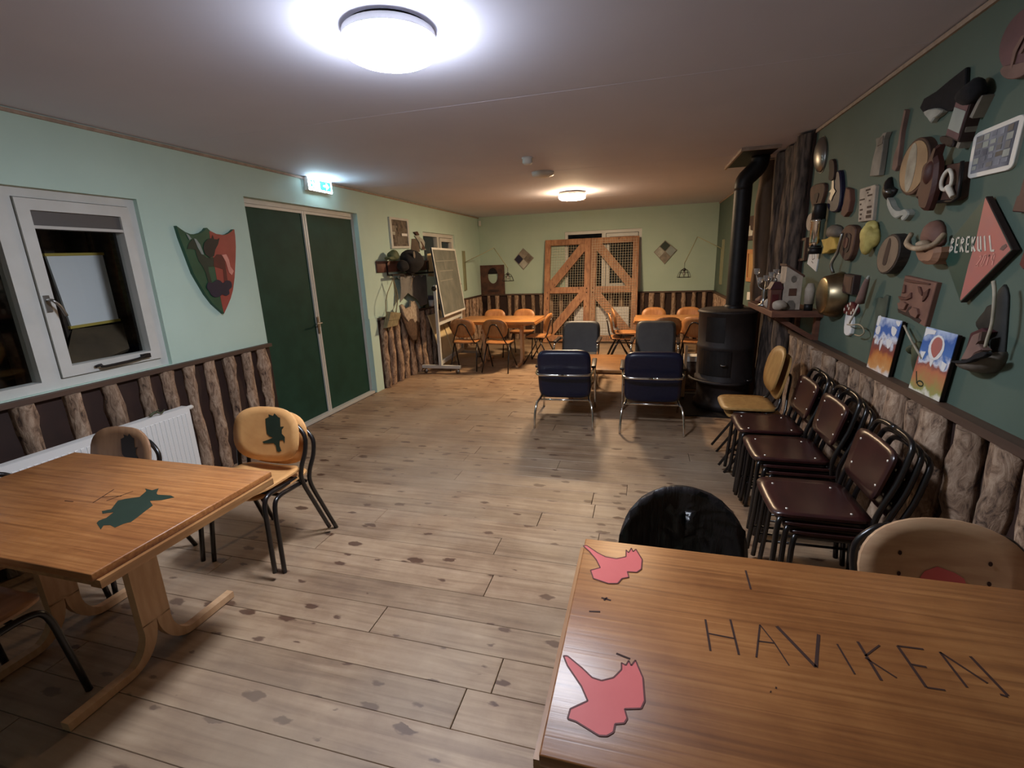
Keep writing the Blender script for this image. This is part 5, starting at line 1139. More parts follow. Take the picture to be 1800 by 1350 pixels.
for a,b in ((0,3),(1,2)): MB().prism(stroke(LD[a],LD[b],0.022),R_,0,0.015,0.002).build('side','stone_white',t)
for v,w in ((0.05,0.05),(0.2,0.02),(0.95,0.05)): MB().prism(stroke(lerp2(LD,0.05,v),lerp2(LD,0.95,v),w),R_,0,0.013,0.002).build('rung','stone_white',t)
P = [(4.466,1.873),(4.472,1.853),(4.486,1.835),(4.506,1.822),(4.532,1.814),(4.560,1.813),(4.587,1.819),(4.612,1.832),(4.631,1.849),(4.642,1.870),(4.645,1.892),(4.638,1.914),(4.623,1.932),(4.602,1.945),(4.575,1.952),(4.548,1.952),(4.521,1.945),(4.497,1.932),(4.480,1.915),(4.469,1.895)]
plaque(R_,P,'oval_disc','plain pale oval disc beside the little white frame','plaque','stone_white',0,0.02,0.004,single=True)
P = [(3.637,2.018),(3.431,2.017),(3.412,2.006),(3.391,1.816),(3.593,1.820)]
t,_o = plaque(R_,P,'patterned_plaque','pale pink plaque dotted with small dark rectangles','plaque','stone_white',0,0.018,0.003)
MATS['stone_white']
Q = [P[0],P[1],P[3],P[4]]
mb = MB()
for u,v,w,h in ((0.45,0.07,0.3,0.05),(0.55,0.16,0.08,0.04),(0.6,0.24,0.3,0.05),(0.05,0.32,0.35,0.04),(0.7,0.40,0.1,0.04),(0.08,0.45,0.1,0.05),(0.1,0.62,0.2,0.05),(0.6,0.57,0.3,0.06),(0.12,0.75,0.12,0.06),(0.6,0.70,0.3,0.09),(0.1,0.88,0.12,0.06),(0.55,0.83,0.35,0.09)):
    mb.prism([lerp2(Q,u,v),lerp2(Q,u+w,v),lerp2(Q,u+w,v+h),lerp2(Q,u,v+h)],R_,0.018,0.0195)
mb.build('dark_marks','dark_brown',t)
P = [(3.473,2.273),(3.415,2.270),(3.385,2.284),(3.342,2.277),(3.365,2.244),(3.361,2.194),(3.360,2.111),(3.363,2.058),(3.485,2.070),(3.477,2.155),(3.452,2.233)]
t,_o = plaque(R_,P,'grey_board','narrow grey flat board widening downward, beside the thin paddle','board','grey_wood',0.004,0.03,0.003)
MB().prism([(3.408,2.260),(3.369,2.266),(3.368,2.225),(3.431,2.223)],R_,0.03,0.034).build('dark_band','grey_felt',t)
P = [(3.198,2.352),(3.177,2.341),(3.190,2.242),(3.183,2.150),(3.177,2.077),(3.199,2.053),(3.236,2.067),(3.239,2.133),(3.213,2.184),(3.210,2.266)]
plaque(R_,P,'paddle','long thin wooden paddle with narrow handle, high on the wall','paddle','clay_pink',0,0.02,0.003,single=True)
P = [(2.829,2.001),(2.840,1.975),(2.857,1.952),(2.879,1.932),(2.906,1.918),(2.936,1.909),(2.968,1.907),(3.000,1.911),(3.031,1.923),(3.058,1.940),(3.081,1.963),(3.097,1.991),(3.106,2.021),(3.107,2.052),(3.100,2.082),(3.086,2.109),(3.066,2.133),(3.040,2.151),(3.011,2.163),(2.980,2.168),(2.949,2.167),(2.919,2.160),(2.891,2.147),(2.867,2.129),(2.848,2.108),(2.834,2.083),(2.826,2.056),(2.825,2.028)]
t = slice_on_wall(P,'wood_slice','large tan oval wood slice high on the dark wall','wood slice','tan_wood','brown_wood',0.035)
ca_,cb_ = cen(P)
MB().prism([(ca_+(a-ca_)*0.32+0.02,cb_+(b-cb_)*0.86) for a,b in P],R_,0.038,0.0395).build('pale_band','horn',t)
MATS['yellow_cloth']
P = smooth_poly([(3.289,2.031),(3.256,2.029),(3.225,1.979),(3.173,1.958),(3.191,1.934),(3.231,1.918),(3.254,1.909),(3.300,1.944),(3.306,1.980)],2)
t,_o = plaque(R_,P,'black_bird','small black bird figure under the narrow grey board','figurine','black_metal',dome=0.04,part='body')
MB().hull_dome([(3.189,1.953),(3.189,1.944),(3.196,1.940),(3.207,1.941),(3.218,1.948),(3.225,1.957),(3.224,1.965),(3.217,1.970),(3.206,1.968),(3.196,1.962)],R_,0.02,0.05).build('belly','steel',t)
P = smooth_poly([(3.219,1.923),(3.187,1.905),(3.151,1.872),(3.099,1.847),(3.036,1.839),(2.998,1.844),(2.957,1.822),(2.968,1.803),(3.001,1.787),(3.018,1.802),(2.999,1.814),(3.045,1.812),(3.084,1.804),(3.126,1.818),(3.168,1.848),(3.207,1.886)],2)
plaque(R_,P,'jaw_bone','pale curved jaw bone below the black bird figure','bone','bone',0,0.03,0.006,single=True)
# dark pennant, feathered piece and painted box sign
P = [(2.700,2.381),(2.681,2.309),(2.677,2.226),(2.780,2.234),(2.883,2.275),(2.992,2.279),(3.041,2.317),(3.015,2.350),(2.909,2.353),(2.815,2.369)]
plaque(R_,P,'black_pennant','big black cloth pennant hanging high on the dark wall','pennant','black_cloth',0.004,0.018,0.004,single=True)
P = smooth_poly([(2.973,2.284),(2.883,2.275),(2.806,2.248),(2.832,2.232),(2.868,2.229),(2.892,2.215),(2.925,2.243)],2)
plaque(R_,P,'feather_tuft','grey feather tuft under the black pennant','feathers','bone',0.004,0.03,0.006,single=True)
BX = [(2.656,2.257),(2.551,2.211),(2.588,2.072),(2.696,2.119)]
t = wall_root(R_,BX,'box_sign','small upright painted box in pink and white below the black pennant','box')
MB().prism(BX,R_,0.0,0.05,0.003).build('box','dark_brown',t)
MB().prism(inset(BX,0.9),R_,0.05,0.052).build('pink_face','rose_sign',t)
MB().prism([lerp2(BX,0.08,0.22),lerp2(BX,0.92,0.22),lerp2(BX,0.92,0.78),lerp2(BX,0.08,0.78)],R_,0.0521,0.0535).build('white_band','grey_paint',t)
lump(MB(),FRW(*[(2.564,2.251)][0],0.045),0.06,31,0.10,3,(0.7,1.2,0.8)).build('black_cap','black_cloth',t)
for q in ([(2.516,2.228),(2.499,2.220),(2.543,2.150),(2.564,2.159)],[(2.589,2.134),(2.572,2.125),(2.600,2.049),(2.623,2.058)]): MB().prism(q,R_,0.0,0.04,0.002).build('side_strip','grey_wood',t)
P = smooth_poly([(2.795,2.134),(2.763,2.132),(2.687,2.106),(2.680,2.071),(2.730,2.083),(2.783,2.110)],2)
plaque(R_,P,'dark_flap','dark scrap of leather below the painted pink and white box','ornament','dark_brown',0,0.025,0.004,single=True)
# glossy carved figure
P = smooth_poly([(2.718,2.090),(2.698,2.082),(2.708,2.047),(2.684,2.015),(2.672,1.950),(2.675,1.894),(2.697,1.822),(2.718,1.814),(2.766,1.828),(2.791,1.873),(2.816,1.876),(2.799,1.929),(2.798,1.998),(2.789,2.028),(2.756,2.041),(2.735,2.061)],2)
t,_o = plaque(R_,P,'carved_figure','glossy dark brown carved wooden figure with a long neck','carving','shiny_brown',0.041,0.075,0.014,part='body')
MB().hull_dome([(2.693,1.969),(2.699,1.949),(2.709,1.933),(2.722,1.924),(2.736,1.923),(2.749,1.931),(2.758,1.946),(2.763,1.966),(2.762,1.988),(2.756,2.008),(2.745,2.023),(2.732,2.031),(2.718,2.032),(2.706,2.024),(2.697,2.009),(2.693,1.990)],R_,0.06,0.095).build('belly','shiny_brown',t)
P = [(2.703,2.002),(2.563,1.991),(2.545,1.854),(2.576,1.841),(2.739,1.854),(2.727,1.939)]
t,_o = plaque(R_,P,'loop_plaque','dark framed plaque with a shiny pale loop','plaque','brown_wood',0,0.03,0.004,part='panel')
LP_ = [(2.617,1.966),(2.595,1.936),(2.597,1.904),(2.626,1.892),(2.659,1.901),(2.672,1.928),(2.660,1.957),(2.636,1.971)]
MB().tube([FRW(a,b,0.045) for a,b in LP_],0.008,8,3,closed=True).build('loop','cord_white',t)
LT = [(2.613,1.902),(2.589,1.878),(2.565,1.855)]
MB().tube([FRW(a,b,0.045) for a,b in LT],[0.014,0.010],8,3).build('tail','cord_white',t)
MB().tube([FRW(a,b,0.035) for a,b in [(2.563,1.994),(2.544,1.852),(2.580,1.840),(2.734,1.851)]],0.008,6).build('dark_edge','black_metal',t)
# laminated collage sheet with rounded corners
Q = [(2.564,2.095),(2.282,2.103),(2.294,1.918),(2.560,1.921)]
t = wall_root(R_,Q,'collage_sheet','white-bordered sheet of grey snapshots with rounded corners','picture')
def rounded(Q,r=0.12,n=4):
    o = []; c = [(0,0,0),(1,0,1),(1,1,2),(0,1,3)]
    for (u,v,k) in c:
        for i in range(n+1):
            a = math.pi/2*i/n+math.pi+math.pi/2*k
            cu = r if u==0 else 1-r; cv = r if v==0 else 1-r
            o.append(lerp2(Q,cu+r*math.cos(a),cv+r*math.sin(a)))
    return o
MB().prism(rounded(Q),R_,0,0.012,0.002).build('border','plastic_white',t)
ip = MB().prism([lerp2(Q,0.09,0.10),lerp2(Q,0.91,0.10),lerp2(Q,0.91,0.90),lerp2(Q,0.09,0.90)],R_,0.012,0.0135).build('print','collage',t)
rr = random.Random(11)
for i in range(5):
    for j in range(5):
        u,v = 0.11+i*0.16+rr.uniform(-0.01,0.01), 0.12+j*0.155+rr.uniform(-0.01,0.01); w,h = rr.uniform(0.09,0.15),rr.uniform(0.08,0.14)
        MB().prism([lerp2(Q,u,v),lerp2(Q,u+w,v),lerp2(Q,u+w,v+h),lerp2(Q,u,v+h)],R_,0.0136,0.0144).build('snapshot',rr.choice(['collage','bone','grey_felt','grey_paint','shadow_grey']),ip)
# round rose sign at the picture edge
P = [(2.231,2.282),(2.244,2.267),(2.261,2.255),(2.282,2.247),(2.306,2.244),(2.333,2.245),(2.360,2.251),(2.387,2.262),(2.413,2.277),(2.435,2.296),(2.454,2.318),(2.467,2.341),(2.475,2.366),(2.476,2.390),(2.470,2.411),(2.459,2.430),(2.442,2.445),(2.422,2.455),(2.398,2.461),(2.372,2.461),(2.345,2.457),(2.319,2.449),(2.294,2.436),(2.272,2.421),(2.253,2.403),(2.238,2.383),(2.227,2.362),(2.220,2.340),(2.219,2.320),(2.222,2.300)]
t,_o = plaque(R_,P,'round_sign','big round dusty pink sign with pale brush strokes, close under the ceiling','sign','rose_sign',0,0.03,0.005,part='disc')
P2 = smooth_poly([(2.432,2.284),(2.408,2.293),(2.348,2.278),(2.290,2.266),(2.278,2.227),(2.347,2.229),(2.401,2.251)],2)
MB().prism(P2,R_,0.0,0.036,0.003).build('lower_disc','clay_pink',t)
for q in ([(1776,119),(1779,119),(1786,92),(1803,60),(1798,62),(1783,88)],[(1792,94),(1796,93),(1806,76),(1804,70)]): MB().prism([(2.374,2.274),(2.362,2.270),(2.357,2.317),(2.327,2.362),(2.344,2.365),(2.375,2.331)] if q[0][0]==1776 else [(2.340,2.307),(2.328,2.305),(2.308,2.328),(2.321,2.343)],R_,0.0362,0.0368).build('pale_stroke','clay_pink',t)
P = [(2.191,1.876),(2.198,1.819),(2.208,1.816),(2.214,1.765),(2.119,1.753),(2.149,1.873)]
plaque(R_,P,'dark_shield','dark plum coloured shield beside the white-bordered sheet','shield','maroon',0,0.03,0.004,single=True)
P = [(2.109,1.649),(2.116,1.620),(2.122,1.580),(2.102,1.567),(2.059,1.562),(2.078,1.648)]
plaque(R_,P,'plum_shield','small plum coloured wooden piece beside the lettered diamond','shield','crimson',0,0.03,0.004,single=True)
# lettered diamond
P = [(2.376,1.835),(2.168,1.633),(2.402,1.426),(2.600,1.634)]
t,_o = plaque(R_,P,'lettered_diamond','green and salmon wooden diamond lettered BEREKUIL 2019','sign','dark_brown',0.008,0.03,0.002,part='panel')
MB().prism(inset(P,0.99),R_,0.03,0.0308).build('green_half','teal_paint',t)
MB().prism([(2.376,1.825),(2.374,1.831),(2.175,1.633),(2.401,1.434),(2.407,1.441),(2.396,1.578),(2.381,1.666)],R_,0.03,0.0315).build('salmon_half','salmon_paint',t)
MB().prism([(2.224,1.647),(2.205,1.655),(2.196,1.645),(2.213,1.631),(2.232,1.635)],R_,0.0315,0.0325).build('dull_spot','clay_pink',t)
LET = {'B':[((0,0),(0,1)),((0,1),(.6,.85)),((.6,.85),(0,.52)),((0,.52),(.7,.28)),((.7,.28),(0,0))],'E':[((0,0),(0,1)),((0,1),(.7,1)),((0,.5),(.55,.5)),((0,0),(.7,0))],'R':[((0,0),(0,1)),((0,1),(.65,.8)),((.65,.8),(0,.5)),((0,.5),(.7,0))],
 'K':[((0,0),(0,1)),((0,.45),(.65,1)),((0,.45),(.7,0))],'U':[((0,1),(0,.1)),((0,.1),(.6,0)),((.6,0),(.6,1))],'I':[((.2,0),(.2,1))],'L':[((0,0),(0,1)),((0,0),(.6,0))],
 '2':[((0,.85),(.35,1)),((.35,1),(.6,.75)),((.6,.75),(0,0)),((0,0),(.65,0))],'0':[((0,0),(0,1)),((0,1),(.6,1)),((.6,1),(.6,0)),((.6,0),(0,0))],'1':[((.3,0),(.3,1)),((.3,1),(.1,.8))],'9':[((.6,0),(.6,1)),((.6,1),(0,1)),((0,1),(0,.5)),((0,.5),(.6,.5))]}
def letters(word,Q,w,name,parent,m):
    mb = MB(); n = len(word)
    for i,ch in enumerate(word):
        for a,b in LET[ch]:
            pa = lerp2(Q,(i+0.12+0.78*a[0])/n,1-a[1]); pb = lerp2(Q,(i+0.12+0.78*b[0])/n,1-b[1]); mb.prism(stroke(pa,pb,w),R_,0.0324,0.0328)
    mb.build(name,m,parent)
letters('BEREKUIL',[(2.543,1.685),(2.274,1.688),(2.244,1.632),(2.545,1.628)],0.008,'lettering',t,'cord_white')
letters('2019',[(2.335,1.614),(2.243,1.619),(2.243,1.580),(2.350,1.574)],0.007,'lettering',t,'pale_pink')
# hanging pot with rope ring
P = smooth_poly([(2.648,1.738),(2.619,1.763),(2.565,1.764),(2.513,1.735),(2.489,1.688),(2.486,1.651),(2.508,1.591),(2.559,1.583),(2.648,1.594),(2.680,1.632),(2.700,1.660),(2.680,1.690)],2)
t = wall_root(R_,P,'basket_pot','terracotta pot with a rope ring round it, beside the lettered diamond','pot')
MB().prism(smooth_poly([(2.735,1.660),(2.637,1.646),(2.549,1.652),(2.551,1.604),(2.575,1.582),(2.628,1.576),(2.692,1.591)],2),R_,0.0,0.08,0.02).build('pot','terracotta',t)
MB().hull_dome(smooth_poly([(2.803,1.743),(2.773,1.769),(2.716,1.770),(2.666,1.740),(2.639,1.673),(2.677,1.652),(2.772,1.649),(2.817,1.692)],2),R_,0.0,0.05).build('hat_crown','carved_clay',t)
rg = [(2.891,1.717),(2.840,1.677),(2.745,1.657),(2.661,1.648),(2.612,1.652),(2.595,1.666),(2.608,1.705)]
MB().tube([FRW(a,b,0.03+0.07*math.sin(math.pi*k/6)) for k,(a,b) in enumerate(rg)],0.012,8,4).build('rope_ring','rope',t)
MB().hull_dome(smooth_poly([(2.726,1.680),(2.699,1.686),(2.669,1.668),(2.687,1.648),(2.722,1.654)],2),R_,0.04,0.09).build('knot','rope',t)
P = [(2.937,1.607),(2.949,1.584),(2.967,1.562),(2.990,1.544),(3.016,1.530),(3.046,1.522),(3.076,1.519),(3.105,1.522),(3.131,1.532),(3.153,1.548),(3.168,1.568),(3.176,1.592),(3.177,1.617),(3.169,1.643),(3.155,1.668),(3.134,1.689),(3.109,1.707),(3.081,1.719),(3.051,1.725),(3.023,1.726),(2.996,1.720),(2.972,1.710),(2.953,1.695),(2.940,1.676),(2.933,1.654),(2.932,1.631)]
t = slice_on_wall(P,'bark_slice','thick bark-edged wood slice with a dark slit','wood slice','slice_face','bark',0.05)
MB().prism(smooth_poly([(3.046,1.706),(3.028,1.671),(3.040,1.613),(3.050,1.569),(3.090,1.572),(3.083,1.628),(3.065,1.686)],2),R_,0.053,0.0545).build('slit','dark_brown',t)
P = smooth_poly([(3.411,1.789),(3.358,1.789),(3.304,1.761),(3.283,1.723),(3.300,1.686),(3.384,1.669),(3.443,1.700),(3.465,1.740),(3.433,1.761)],2)
t = wall_root(R_,P,'yellow_stone','knobbly pale yellow clay lump on the dark wall','ornament')
lump(MB(),FRW(*[(3.364,1.720)][0],0.03),0.075,41,0.16,3,(0.6,1.0,1.1)).build('lower_lump','yellow_stone',t)
lump(MB(),FRW(*[(3.366,1.771)][0],0.025),0.05,43,0.12,3,(0.6,0.9,0.9)).build('upper_lump','yellow_stone',t)
P = smooth_poly([(3.743,1.805),(3.642,1.806),(3.571,1.778),(3.566,1.717),(3.577,1.648),(3.613,1.596),(3.684,1.585),(3.765,1.621),(3.827,1.681),(3.813,1.755)],2)
t,_o = plaque(R_,P,'carved_oval','dark brown carved oval with concentric grooves, beside the yellow cloth star','carving','brown_wood',0,0.035,0.006)
MB().prism(inset(P,0.55),R_,0.035,0.039).build('ring','dark_brown',t); MB().prism(inset(P,0.3),R_,0.039,0.043).build('core','red_slice',t)
# torch lantern
c_ = [(4.210,1.781)][0]
t = thing('torch_lantern','black and chrome cylindrical lantern fixed to the dark wall','lantern',(XR-0.05,c_[0],c_[1]-0.1))
MB().lathe([(0,-0.10),(0.04,-0.10),(0.045,-0.06),(0.045,0.08),(0.05,0.085),(0.05,0.10),(0,0.10)],(XR-0.06,c_[0],c_[1]),20).build('chrome_body','chrome',t)
MB().lathe([(0,0.10),(0.046,0.10),(0.046,0.20),(0.04,0.21),(0,0.21)],(XR-0.06,c_[0],c_[1]),20).build('black_top','black_metal',t)
MB().lathe([(0,-0.15),(0.045,-0.15),(0.048,-0.101),(0,-0.101)],(XR-0.06,c_[0],c_[1]),20).build('black_base','black_metal',t)
P = smooth_poly([(4.077,1.825),(3.988,1.828),(3.883,1.807),(3.845,1.757),(3.900,1.736),(4.032,1.733),(4.103,1.767)],2)
plaque(R_,P,'felt_hat','grey-brown felt hat shape above the yellow cloth star','hat','grey_felt',dome=0.06,single=True)
P = [(4.130,1.733),(4.024,1.737),(3.961,1.750),(3.868,1.732),(3.821,1.689),(3.822,1.663),(3.927,1.657),(3.977,1.638),(4.080,1.631),(4.062,1.679)]
plaque(R_,P,'cloth_star','yellow cloth star under the grey felt hat','ornament','yellow_cloth',0,0.05,0.006,single=True)
P = [(4.489,1.694),(4.274,1.643),(4.305,1.498),(4.539,1.555)]
t,_o = plaque(R_,P,'note_card','white square card with faint drawing, hung askew below the torch lantern','paper','paper',0,0.008,0,part='card')
Q = P
mb = MB()
for a,b in (((0.3,0.3),(0.5,0.25)),((0.5,0.25),(0.65,0.45)),((0.65,0.45),(0.45,0.6)),((0.45,0.6),(0.3,0.3)),((0.4,0.7),(0.6,0.72))): mb.prism(stroke(lerp2(Q,*a),lerp2(Q,*b),0.006),R_,0.008,0.0088)
mb.build('drawing','grey_felt',t)
Q = [(4.812,1.758),(4.581,1.764),(4.572,1.582),(4.772,1.567)]
t = wall_root(R_,Q,'dim_frame','dull dark green picture frame behind the white card','picture'); framed(R_,Q,t,0.14,'brown_wood','camo_green')
Q = [(3.634,1.503),(3.478,1.497),(3.480,1.378),(3.649,1.381)]
t,_o = plaque(R_,Q,'block_plaque','small dark brown wooden block beside the brass pan','plaque','dark_brown',0,0.04,0.004)
MB().prism(inset(Q,0.8),R_,0.04,0.0425).build('raised_field','brown_wood',t)
# toadstool
t = wall_root(R_,[(3.618,1.268),(3.415,1.289),(3.475,1.131)],'wooden_toadstool','red and white spotted toadstool on the dark wall','ornament')
MB().prism(smooth_poly([(3.581,1.242),(3.490,1.245),(3.469,1.135),(3.566,1.121)],3),R_,0.0,0.02,0.004).build('stem','paper',t)
cpz = smooth_poly([(3.609,1.269),(3.583,1.305),(3.510,1.333),(3.439,1.308),(3.419,1.275),(3.489,1.249),(3.572,1.247)],3)
cap_ = MB().prism(cpz,R_,0.004,0.03,0.006).build('cap','crimson',t)
mb = MB()
for q in [(3.501,1.320),(3.536,1.304),(3.583,1.277),(3.444,1.286),(3.513,1.290),(3.538,1.258),(3.468,1.266)]:
    mb.prism(ell(q[0],q[1],0.009,0.011,8),R_,0.030,0.032)
mb.build('spots','cord_white',cap_)
wr_ = [(3.463,1.194),(3.384,1.201),(3.310,1.215),(3.242,1.210),(3.208,1.181),(3.255,1.154),(3.330,1.149)]
MB().tube([FRW(a,b,0.045) for a,b in wr_],0.004,6,3).build('wire_loop','wire',t)
# feathered dart
dp = [(3.253,1.489),(3.275,1.443),(3.313,1.347),(3.391,1.211)]
t = wall_root(R_,dp,'wooden_dart','long wooden dart with thin pale shaft pointing down to the toadstool','dart')
MB().tube([FRW(*dp[0],0.05),FRW(*dp[1],0.05),FRW(*dp[2],0.05)],[0.012,0.026],8,3).build('grip','clay_pink',t)
MB().tube([FRW(*dp[2],0.05),FRW(*dp[3],0.06)],0.006,6).build('shaft','cord_white',t)
MB().tube([FRW(*[(3.243,1.503)][0],0.05),FRW(*dp[0],0.05),FRW(*dp[1],0.052)],[0.006,0.014],6,2).build('tip','bone',t)
P = [(3.218,1.378),(3.170,1.388),(3.133,1.385),(3.099,1.406),(3.064,1.403),(3.066,1.291),(3.098,1.178),(3.089,1.049),(3.123,1.019),(3.200,1.016),(3.193,1.130),(3.181,1.248)]
plaque(R_,P,'green_plank','narrow grey-green weathered plank standing behind the autumn painting','plank','camo_green',0,0.011,0.003,single=True)
# carved clay relief
Q = [(2.904,1.517),(2.616,1.495),(2.648,1.292),(2.920,1.337)]
t,_o = plaque(R_,Q,'clay_relief','reddish carved clay relief tile with raised figures','plaque','carved_clay',0,0.022,0.003,part='tile')
fp = cr_ = None
def relief(polys,m,name,n0,n1):
    for p in polys: MB().prism(p,R_,n0,n1,0.002).build(name,m,t)
relief([[(2.888,1.501),(2.826,1.498),(2.661,1.490),(2.659,1.485),(2.718,1.487),(2.800,1.486),(2.889,1.490)],[(2.754,1.472),(2.733,1.470),(2.709,1.445),(2.704,1.430),(2.734,1.444)],[(2.695,1.446),(2.654,1.467),(2.661,1.433),(2.675,1.416),(2.691,1.404)],[(2.889,1.473),(2.872,1.471),(2.865,1.435),(2.890,1.430)],
 [(2.922,1.413),(2.840,1.411),(2.806,1.439),(2.798,1.414),(2.837,1.400),(2.905,1.397)]],'carved_clay_dark','raised_twig',0.022,0.030)
relief([[(2.924,1.349),(2.887,1.344),(2.838,1.338),(2.814,1.366),(2.790,1.376),(2.796,1.345),(2.739,1.335),(2.682,1.317),(2.697,1.301),(2.740,1.307),(2.810,1.321),(2.906,1.330)]],'dark_brown','hollow',0.022,0.0235)
relief([[(2.787,1.351),(2.762,1.371),(2.719,1.369),(2.701,1.344),(2.714,1.324),(2.764,1.332)],[(2.910,1.379),(2.856,1.390),(2.819,1.382),(2.837,1.352),(2.889,1.352)]],'carved_clay','raised_leaf',0.022,0.034)
# two paintings on the rail
picture_mat('autumn_sky', [(0.0,(226,214,206)),(0.10,(206,150,92)),(0.28,(196,124,60)),(0.42,(140,66,52)),(0.55,(122,70,66)),(0.62,(214,220,232)),(0.70,(64,104,176)),(0.85,(52,96,172)),(1.0,(196,208,228))], 13, 2, 0.15, 0.0, 0.31)
picture_mat('balloon_sky', [(0.0,(222,218,204)),(0.07,(150,150,84)),(0.22,(178,128,80)),(0.38,(186,112,78)),(0.48,(142,78,72)),(0.54,(212,214,222)),(0.62,(70,112,178)),(0.85,(54,94,166)),(1.0,(180,196,222))], 13, 2, 0.15, 0.0, 0.31)
Q1 = [(3.099,1.290),(2.835,1.295),(2.888,0.988),(3.146,0.984)]
Q2 = [(2.611,1.297),(2.375,1.296),(2.415,0.993),(2.671,0.990)]
for Q,lab,m_ in ((Q1,'unframed canvas of orange ground and blue sky, the smaller painting on the log rail','autumn_sky'),(Q2,'unframed canvas with a red balloon over orange ground on the log rail','balloon_sky')):
    t = wall_root(R_,Q,'canvas_painting',lab,'painting')
    MB().prism(inset(Q,0.97),R_,0.012,0.028).build('stretcher','dark_brown',t)  # dark colour stands in for the shadow along the canvas edge
    b_,zz = cen(Q)[0],min(p[1] for p in Q)
    MB().prism(Q,R_,0.028,0.031).build('painted_face',m_,t)
    if m_=='autumn_sky':
        for q in ([(0.03,0.0),(0.15,0.0),(0.13,0.16),(0.02,0.16)],[(0.05,0.2),(0.2,0.17),(0.24,0.26),(0.18,0.33),(0.05,0.30)],[(0.68,0.12),(0.9,0.16),(0.85,0.28),(0.72,0.24)],[(0.78,0.02),(0.96,0.02),(0.94,0.10),(0.86,0.08)],[(0.35,0.42),(0.46,0.40),(0.42,0.60),(0.38,0.56)],[(0.1,0.43),(0.22,0.42),(0.2,0.48),(0.12,0.5)],[(0.6,0.36),(0.85,0.38),(0.74,0.52),(0.64,0.46)]): lay(R_,smooth_poly([lerp2(Q,*p) for p in q],2),'paper',0.031,'white_brushwork',t)
    else:
        lay(R_,smooth_poly([lerp2(Q,0.5+0.24*math.cos(a),0.26+0.19*math.sin(a)) for a in [2*math.pi*k/14 for k in range(14)]],1),'paper',0.031,'balloon_halo',t)
        lay(R_,smooth_poly([lerp2(Q,u,v) for u,v in ((0.5,0.10),(0.63,0.14),(0.67,0.25),(0.60,0.35),(0.52,0.41),(0.40,0.34),(0.34,0.24),(0.39,0.14))],2),'salmon_paint',0.0322,'balloon',t)
        for q in ([(0.0,0.02),(0.36,0.02),(0.34,0.08),(0.12,0.10),(0.03,0.15)],[(0.42,0.44),(0.54,0.44),(0.5,0.56),(0.44,0.52)],[(0.78,0.42),(0.94,0.44),(0.9,0.56),(0.8,0.52)],[(0.06,0.38),(0.22,0.36),(0.16,0.52)]): lay(R_,[lerp2(Q,*p) for p in q],'paper',0.031,'white_brushwork',t)
        mb = MB(); mb.prism(stroke(lerp2(Q,0.10,0.70),lerp2(Q,0.22,0.88),0.008),R_,0.031,0.0318)
        for k in range(10):
            a0,a1 = 2*math.pi*k/10,2*math.pi*(k+1)/10; mb.prism(stroke(lerp2(Q,0.33+0.1*math.cos(a0),0.86+0.04*math.sin(a0)),lerp2(Q,0.33+0.1*math.cos(a1),0.86+0.04*math.sin(a1)),0.007),R_,0.031,0.0318)
        mb.build('green_line','emblem_green',t)
# leaf spray on a stick between the paintings
tp = [(2.811,1.275),(2.708,1.214),(2.603,1.148),(2.717,1.210),(2.674,1.049)]
t = wall_root(R_,tp,'leaf_spray','dark dried leaf spray on a pale stick between the two canvases','leaves')
MB().tube([FRW(*tp[0],0.03),FRW(*tp[1],0.035),FRW(*tp[2],0.03)],0.0055,6,2).build('stick','horn',t)
for q in ([(2.744,1.194),(2.703,1.215),(2.672,1.201),(2.656,1.137),(2.677,1.091),(2.679,1.048),(2.712,1.097),(2.719,1.153)],[(2.722,1.192),(2.763,1.185),(2.788,1.157),(2.759,1.140),(2.733,1.162)],[(2.691,1.197),(2.645,1.184),(2.615,1.168),(2.643,1.162),(2.671,1.168)]):
    MB().hull_dome(smooth_poly(q,2),R_,0.004,0.03,3).build('leaf','olive_leaf',t)
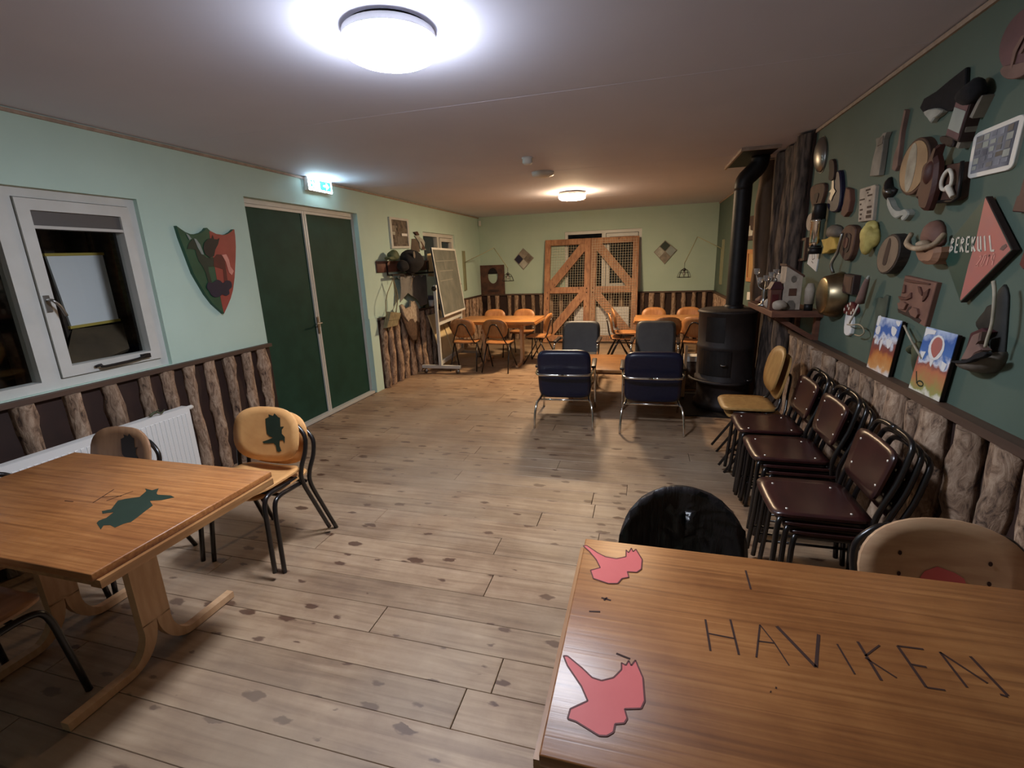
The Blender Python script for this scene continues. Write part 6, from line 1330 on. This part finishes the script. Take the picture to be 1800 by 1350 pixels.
# dark leaf swag with a horn, and the scoop in front of it
P = smooth_poly([(2.237,1.497),(2.210,1.509),(2.179,1.469),(2.159,1.388),(2.142,1.306),(2.131,1.223),(2.169,1.215),(2.236,1.291),(2.307,1.325),(2.334,1.353),(2.294,1.405),(2.286,1.424),(2.242,1.443)],2)
plaque(R_,P,'dark_cloth_swag','black draped cloth hanging behind the grey scoop and pale horn','cloth','dark_leaf',dome=0.018,single=True)
hp = [(2.135,1.526),(2.119,1.495),(2.106,1.446),(2.096,1.376),(2.103,1.323),(2.105,1.291)]
tag(MB().tube([FRW(a,b,0.085) for a,b in hp],[0.0065,0.005],8,4).build('pale_horn','horn',loc=tuple(FRW(hp[-1][0],hp[-1][1],0.085))),'thin curved pale horn hanging over the black cloth','horn')
P = smooth_poly([(2.335,1.178),(2.316,1.201),(2.231,1.214),(2.182,1.255),(2.132,1.271),(2.121,1.246),(2.135,1.210),(2.168,1.181),(2.233,1.166),(2.297,1.167)],2)
t = wall_root(R_,P,'leather_scoop','grey leather cap with its brim up and a brown flap, near the balloon canvas','cap')
MB().hull_dome(P,R_,0.0,0.085).build('brim','grey_felt',t)
MB().prism(smooth_poly([(2.281,1.203),(2.187,1.227),(2.137,1.262),(2.091,1.277),(2.092,1.260),(2.140,1.239),(2.183,1.215),(2.250,1.201)],2),R_,0.07,0.090,0.003).build('dark_hollow','black_cloth',t)
MB().prism([(2.239,1.215),(2.220,1.266),(2.200,1.323),(2.159,1.340),(2.155,1.308),(2.164,1.294),(2.126,1.277),(2.164,1.254),(2.183,1.228)],R_,0.05,0.08,0.006).build('flap','clay_pink',t)
MB().prism([(2.277,1.237),(2.268,1.321),(2.213,1.347),(2.177,1.337),(2.218,1.320),(2.238,1.263),(2.255,1.214)],R_,0.0,0.05,0.006).build('crown','maroon',t)
# small nail marks and pieces far along the wall
Q = [(7.386,2.127),(6.760,2.107),(6.633,1.814),(7.248,1.819)]
t = wall_root(R_,Q,'dark_picture','dark picture with a pale figure on the wall beyond the stove pipe','picture')
MB().prism(Q,R_,0,0.02,0.002).build('panel','dark_brown',t); lay(R_,[lerp2(Q,*p) for p in ((0.15,0.6),(0.35,0.55),(0.4,0.4),(0.6,0.4),(0.62,0.58),(0.85,0.62),(0.8,0.82),(0.2,0.82))],'bone',0.02,'figure',t)
Q = [(7.005,1.705),(6.551,1.698),(6.448,1.311),(6.938,1.301)]
t = wall_root(R_,Q,'orange_frame','orange-edged sheet on the wall beyond the stove pipe','picture'); framed(R_,Q,t,0.16,'ply_orange','ply_pale')
tag(MB().prism([(6.805,1.171),(6.629,1.183),(6.621,1.084),(6.797,1.070)],R_,0,0.02,0.003).build('light_switch','plastic_white',loc=tuple(FRW(*cen([(6.805,1.171),(6.629,1.183),(6.621,1.084),(6.797,1.070)]),0))),'white wall switch beyond the stove pipe over the shelf height','switch')

for o in bpy.data.objects:
    if '_w' in o: del o['_w']
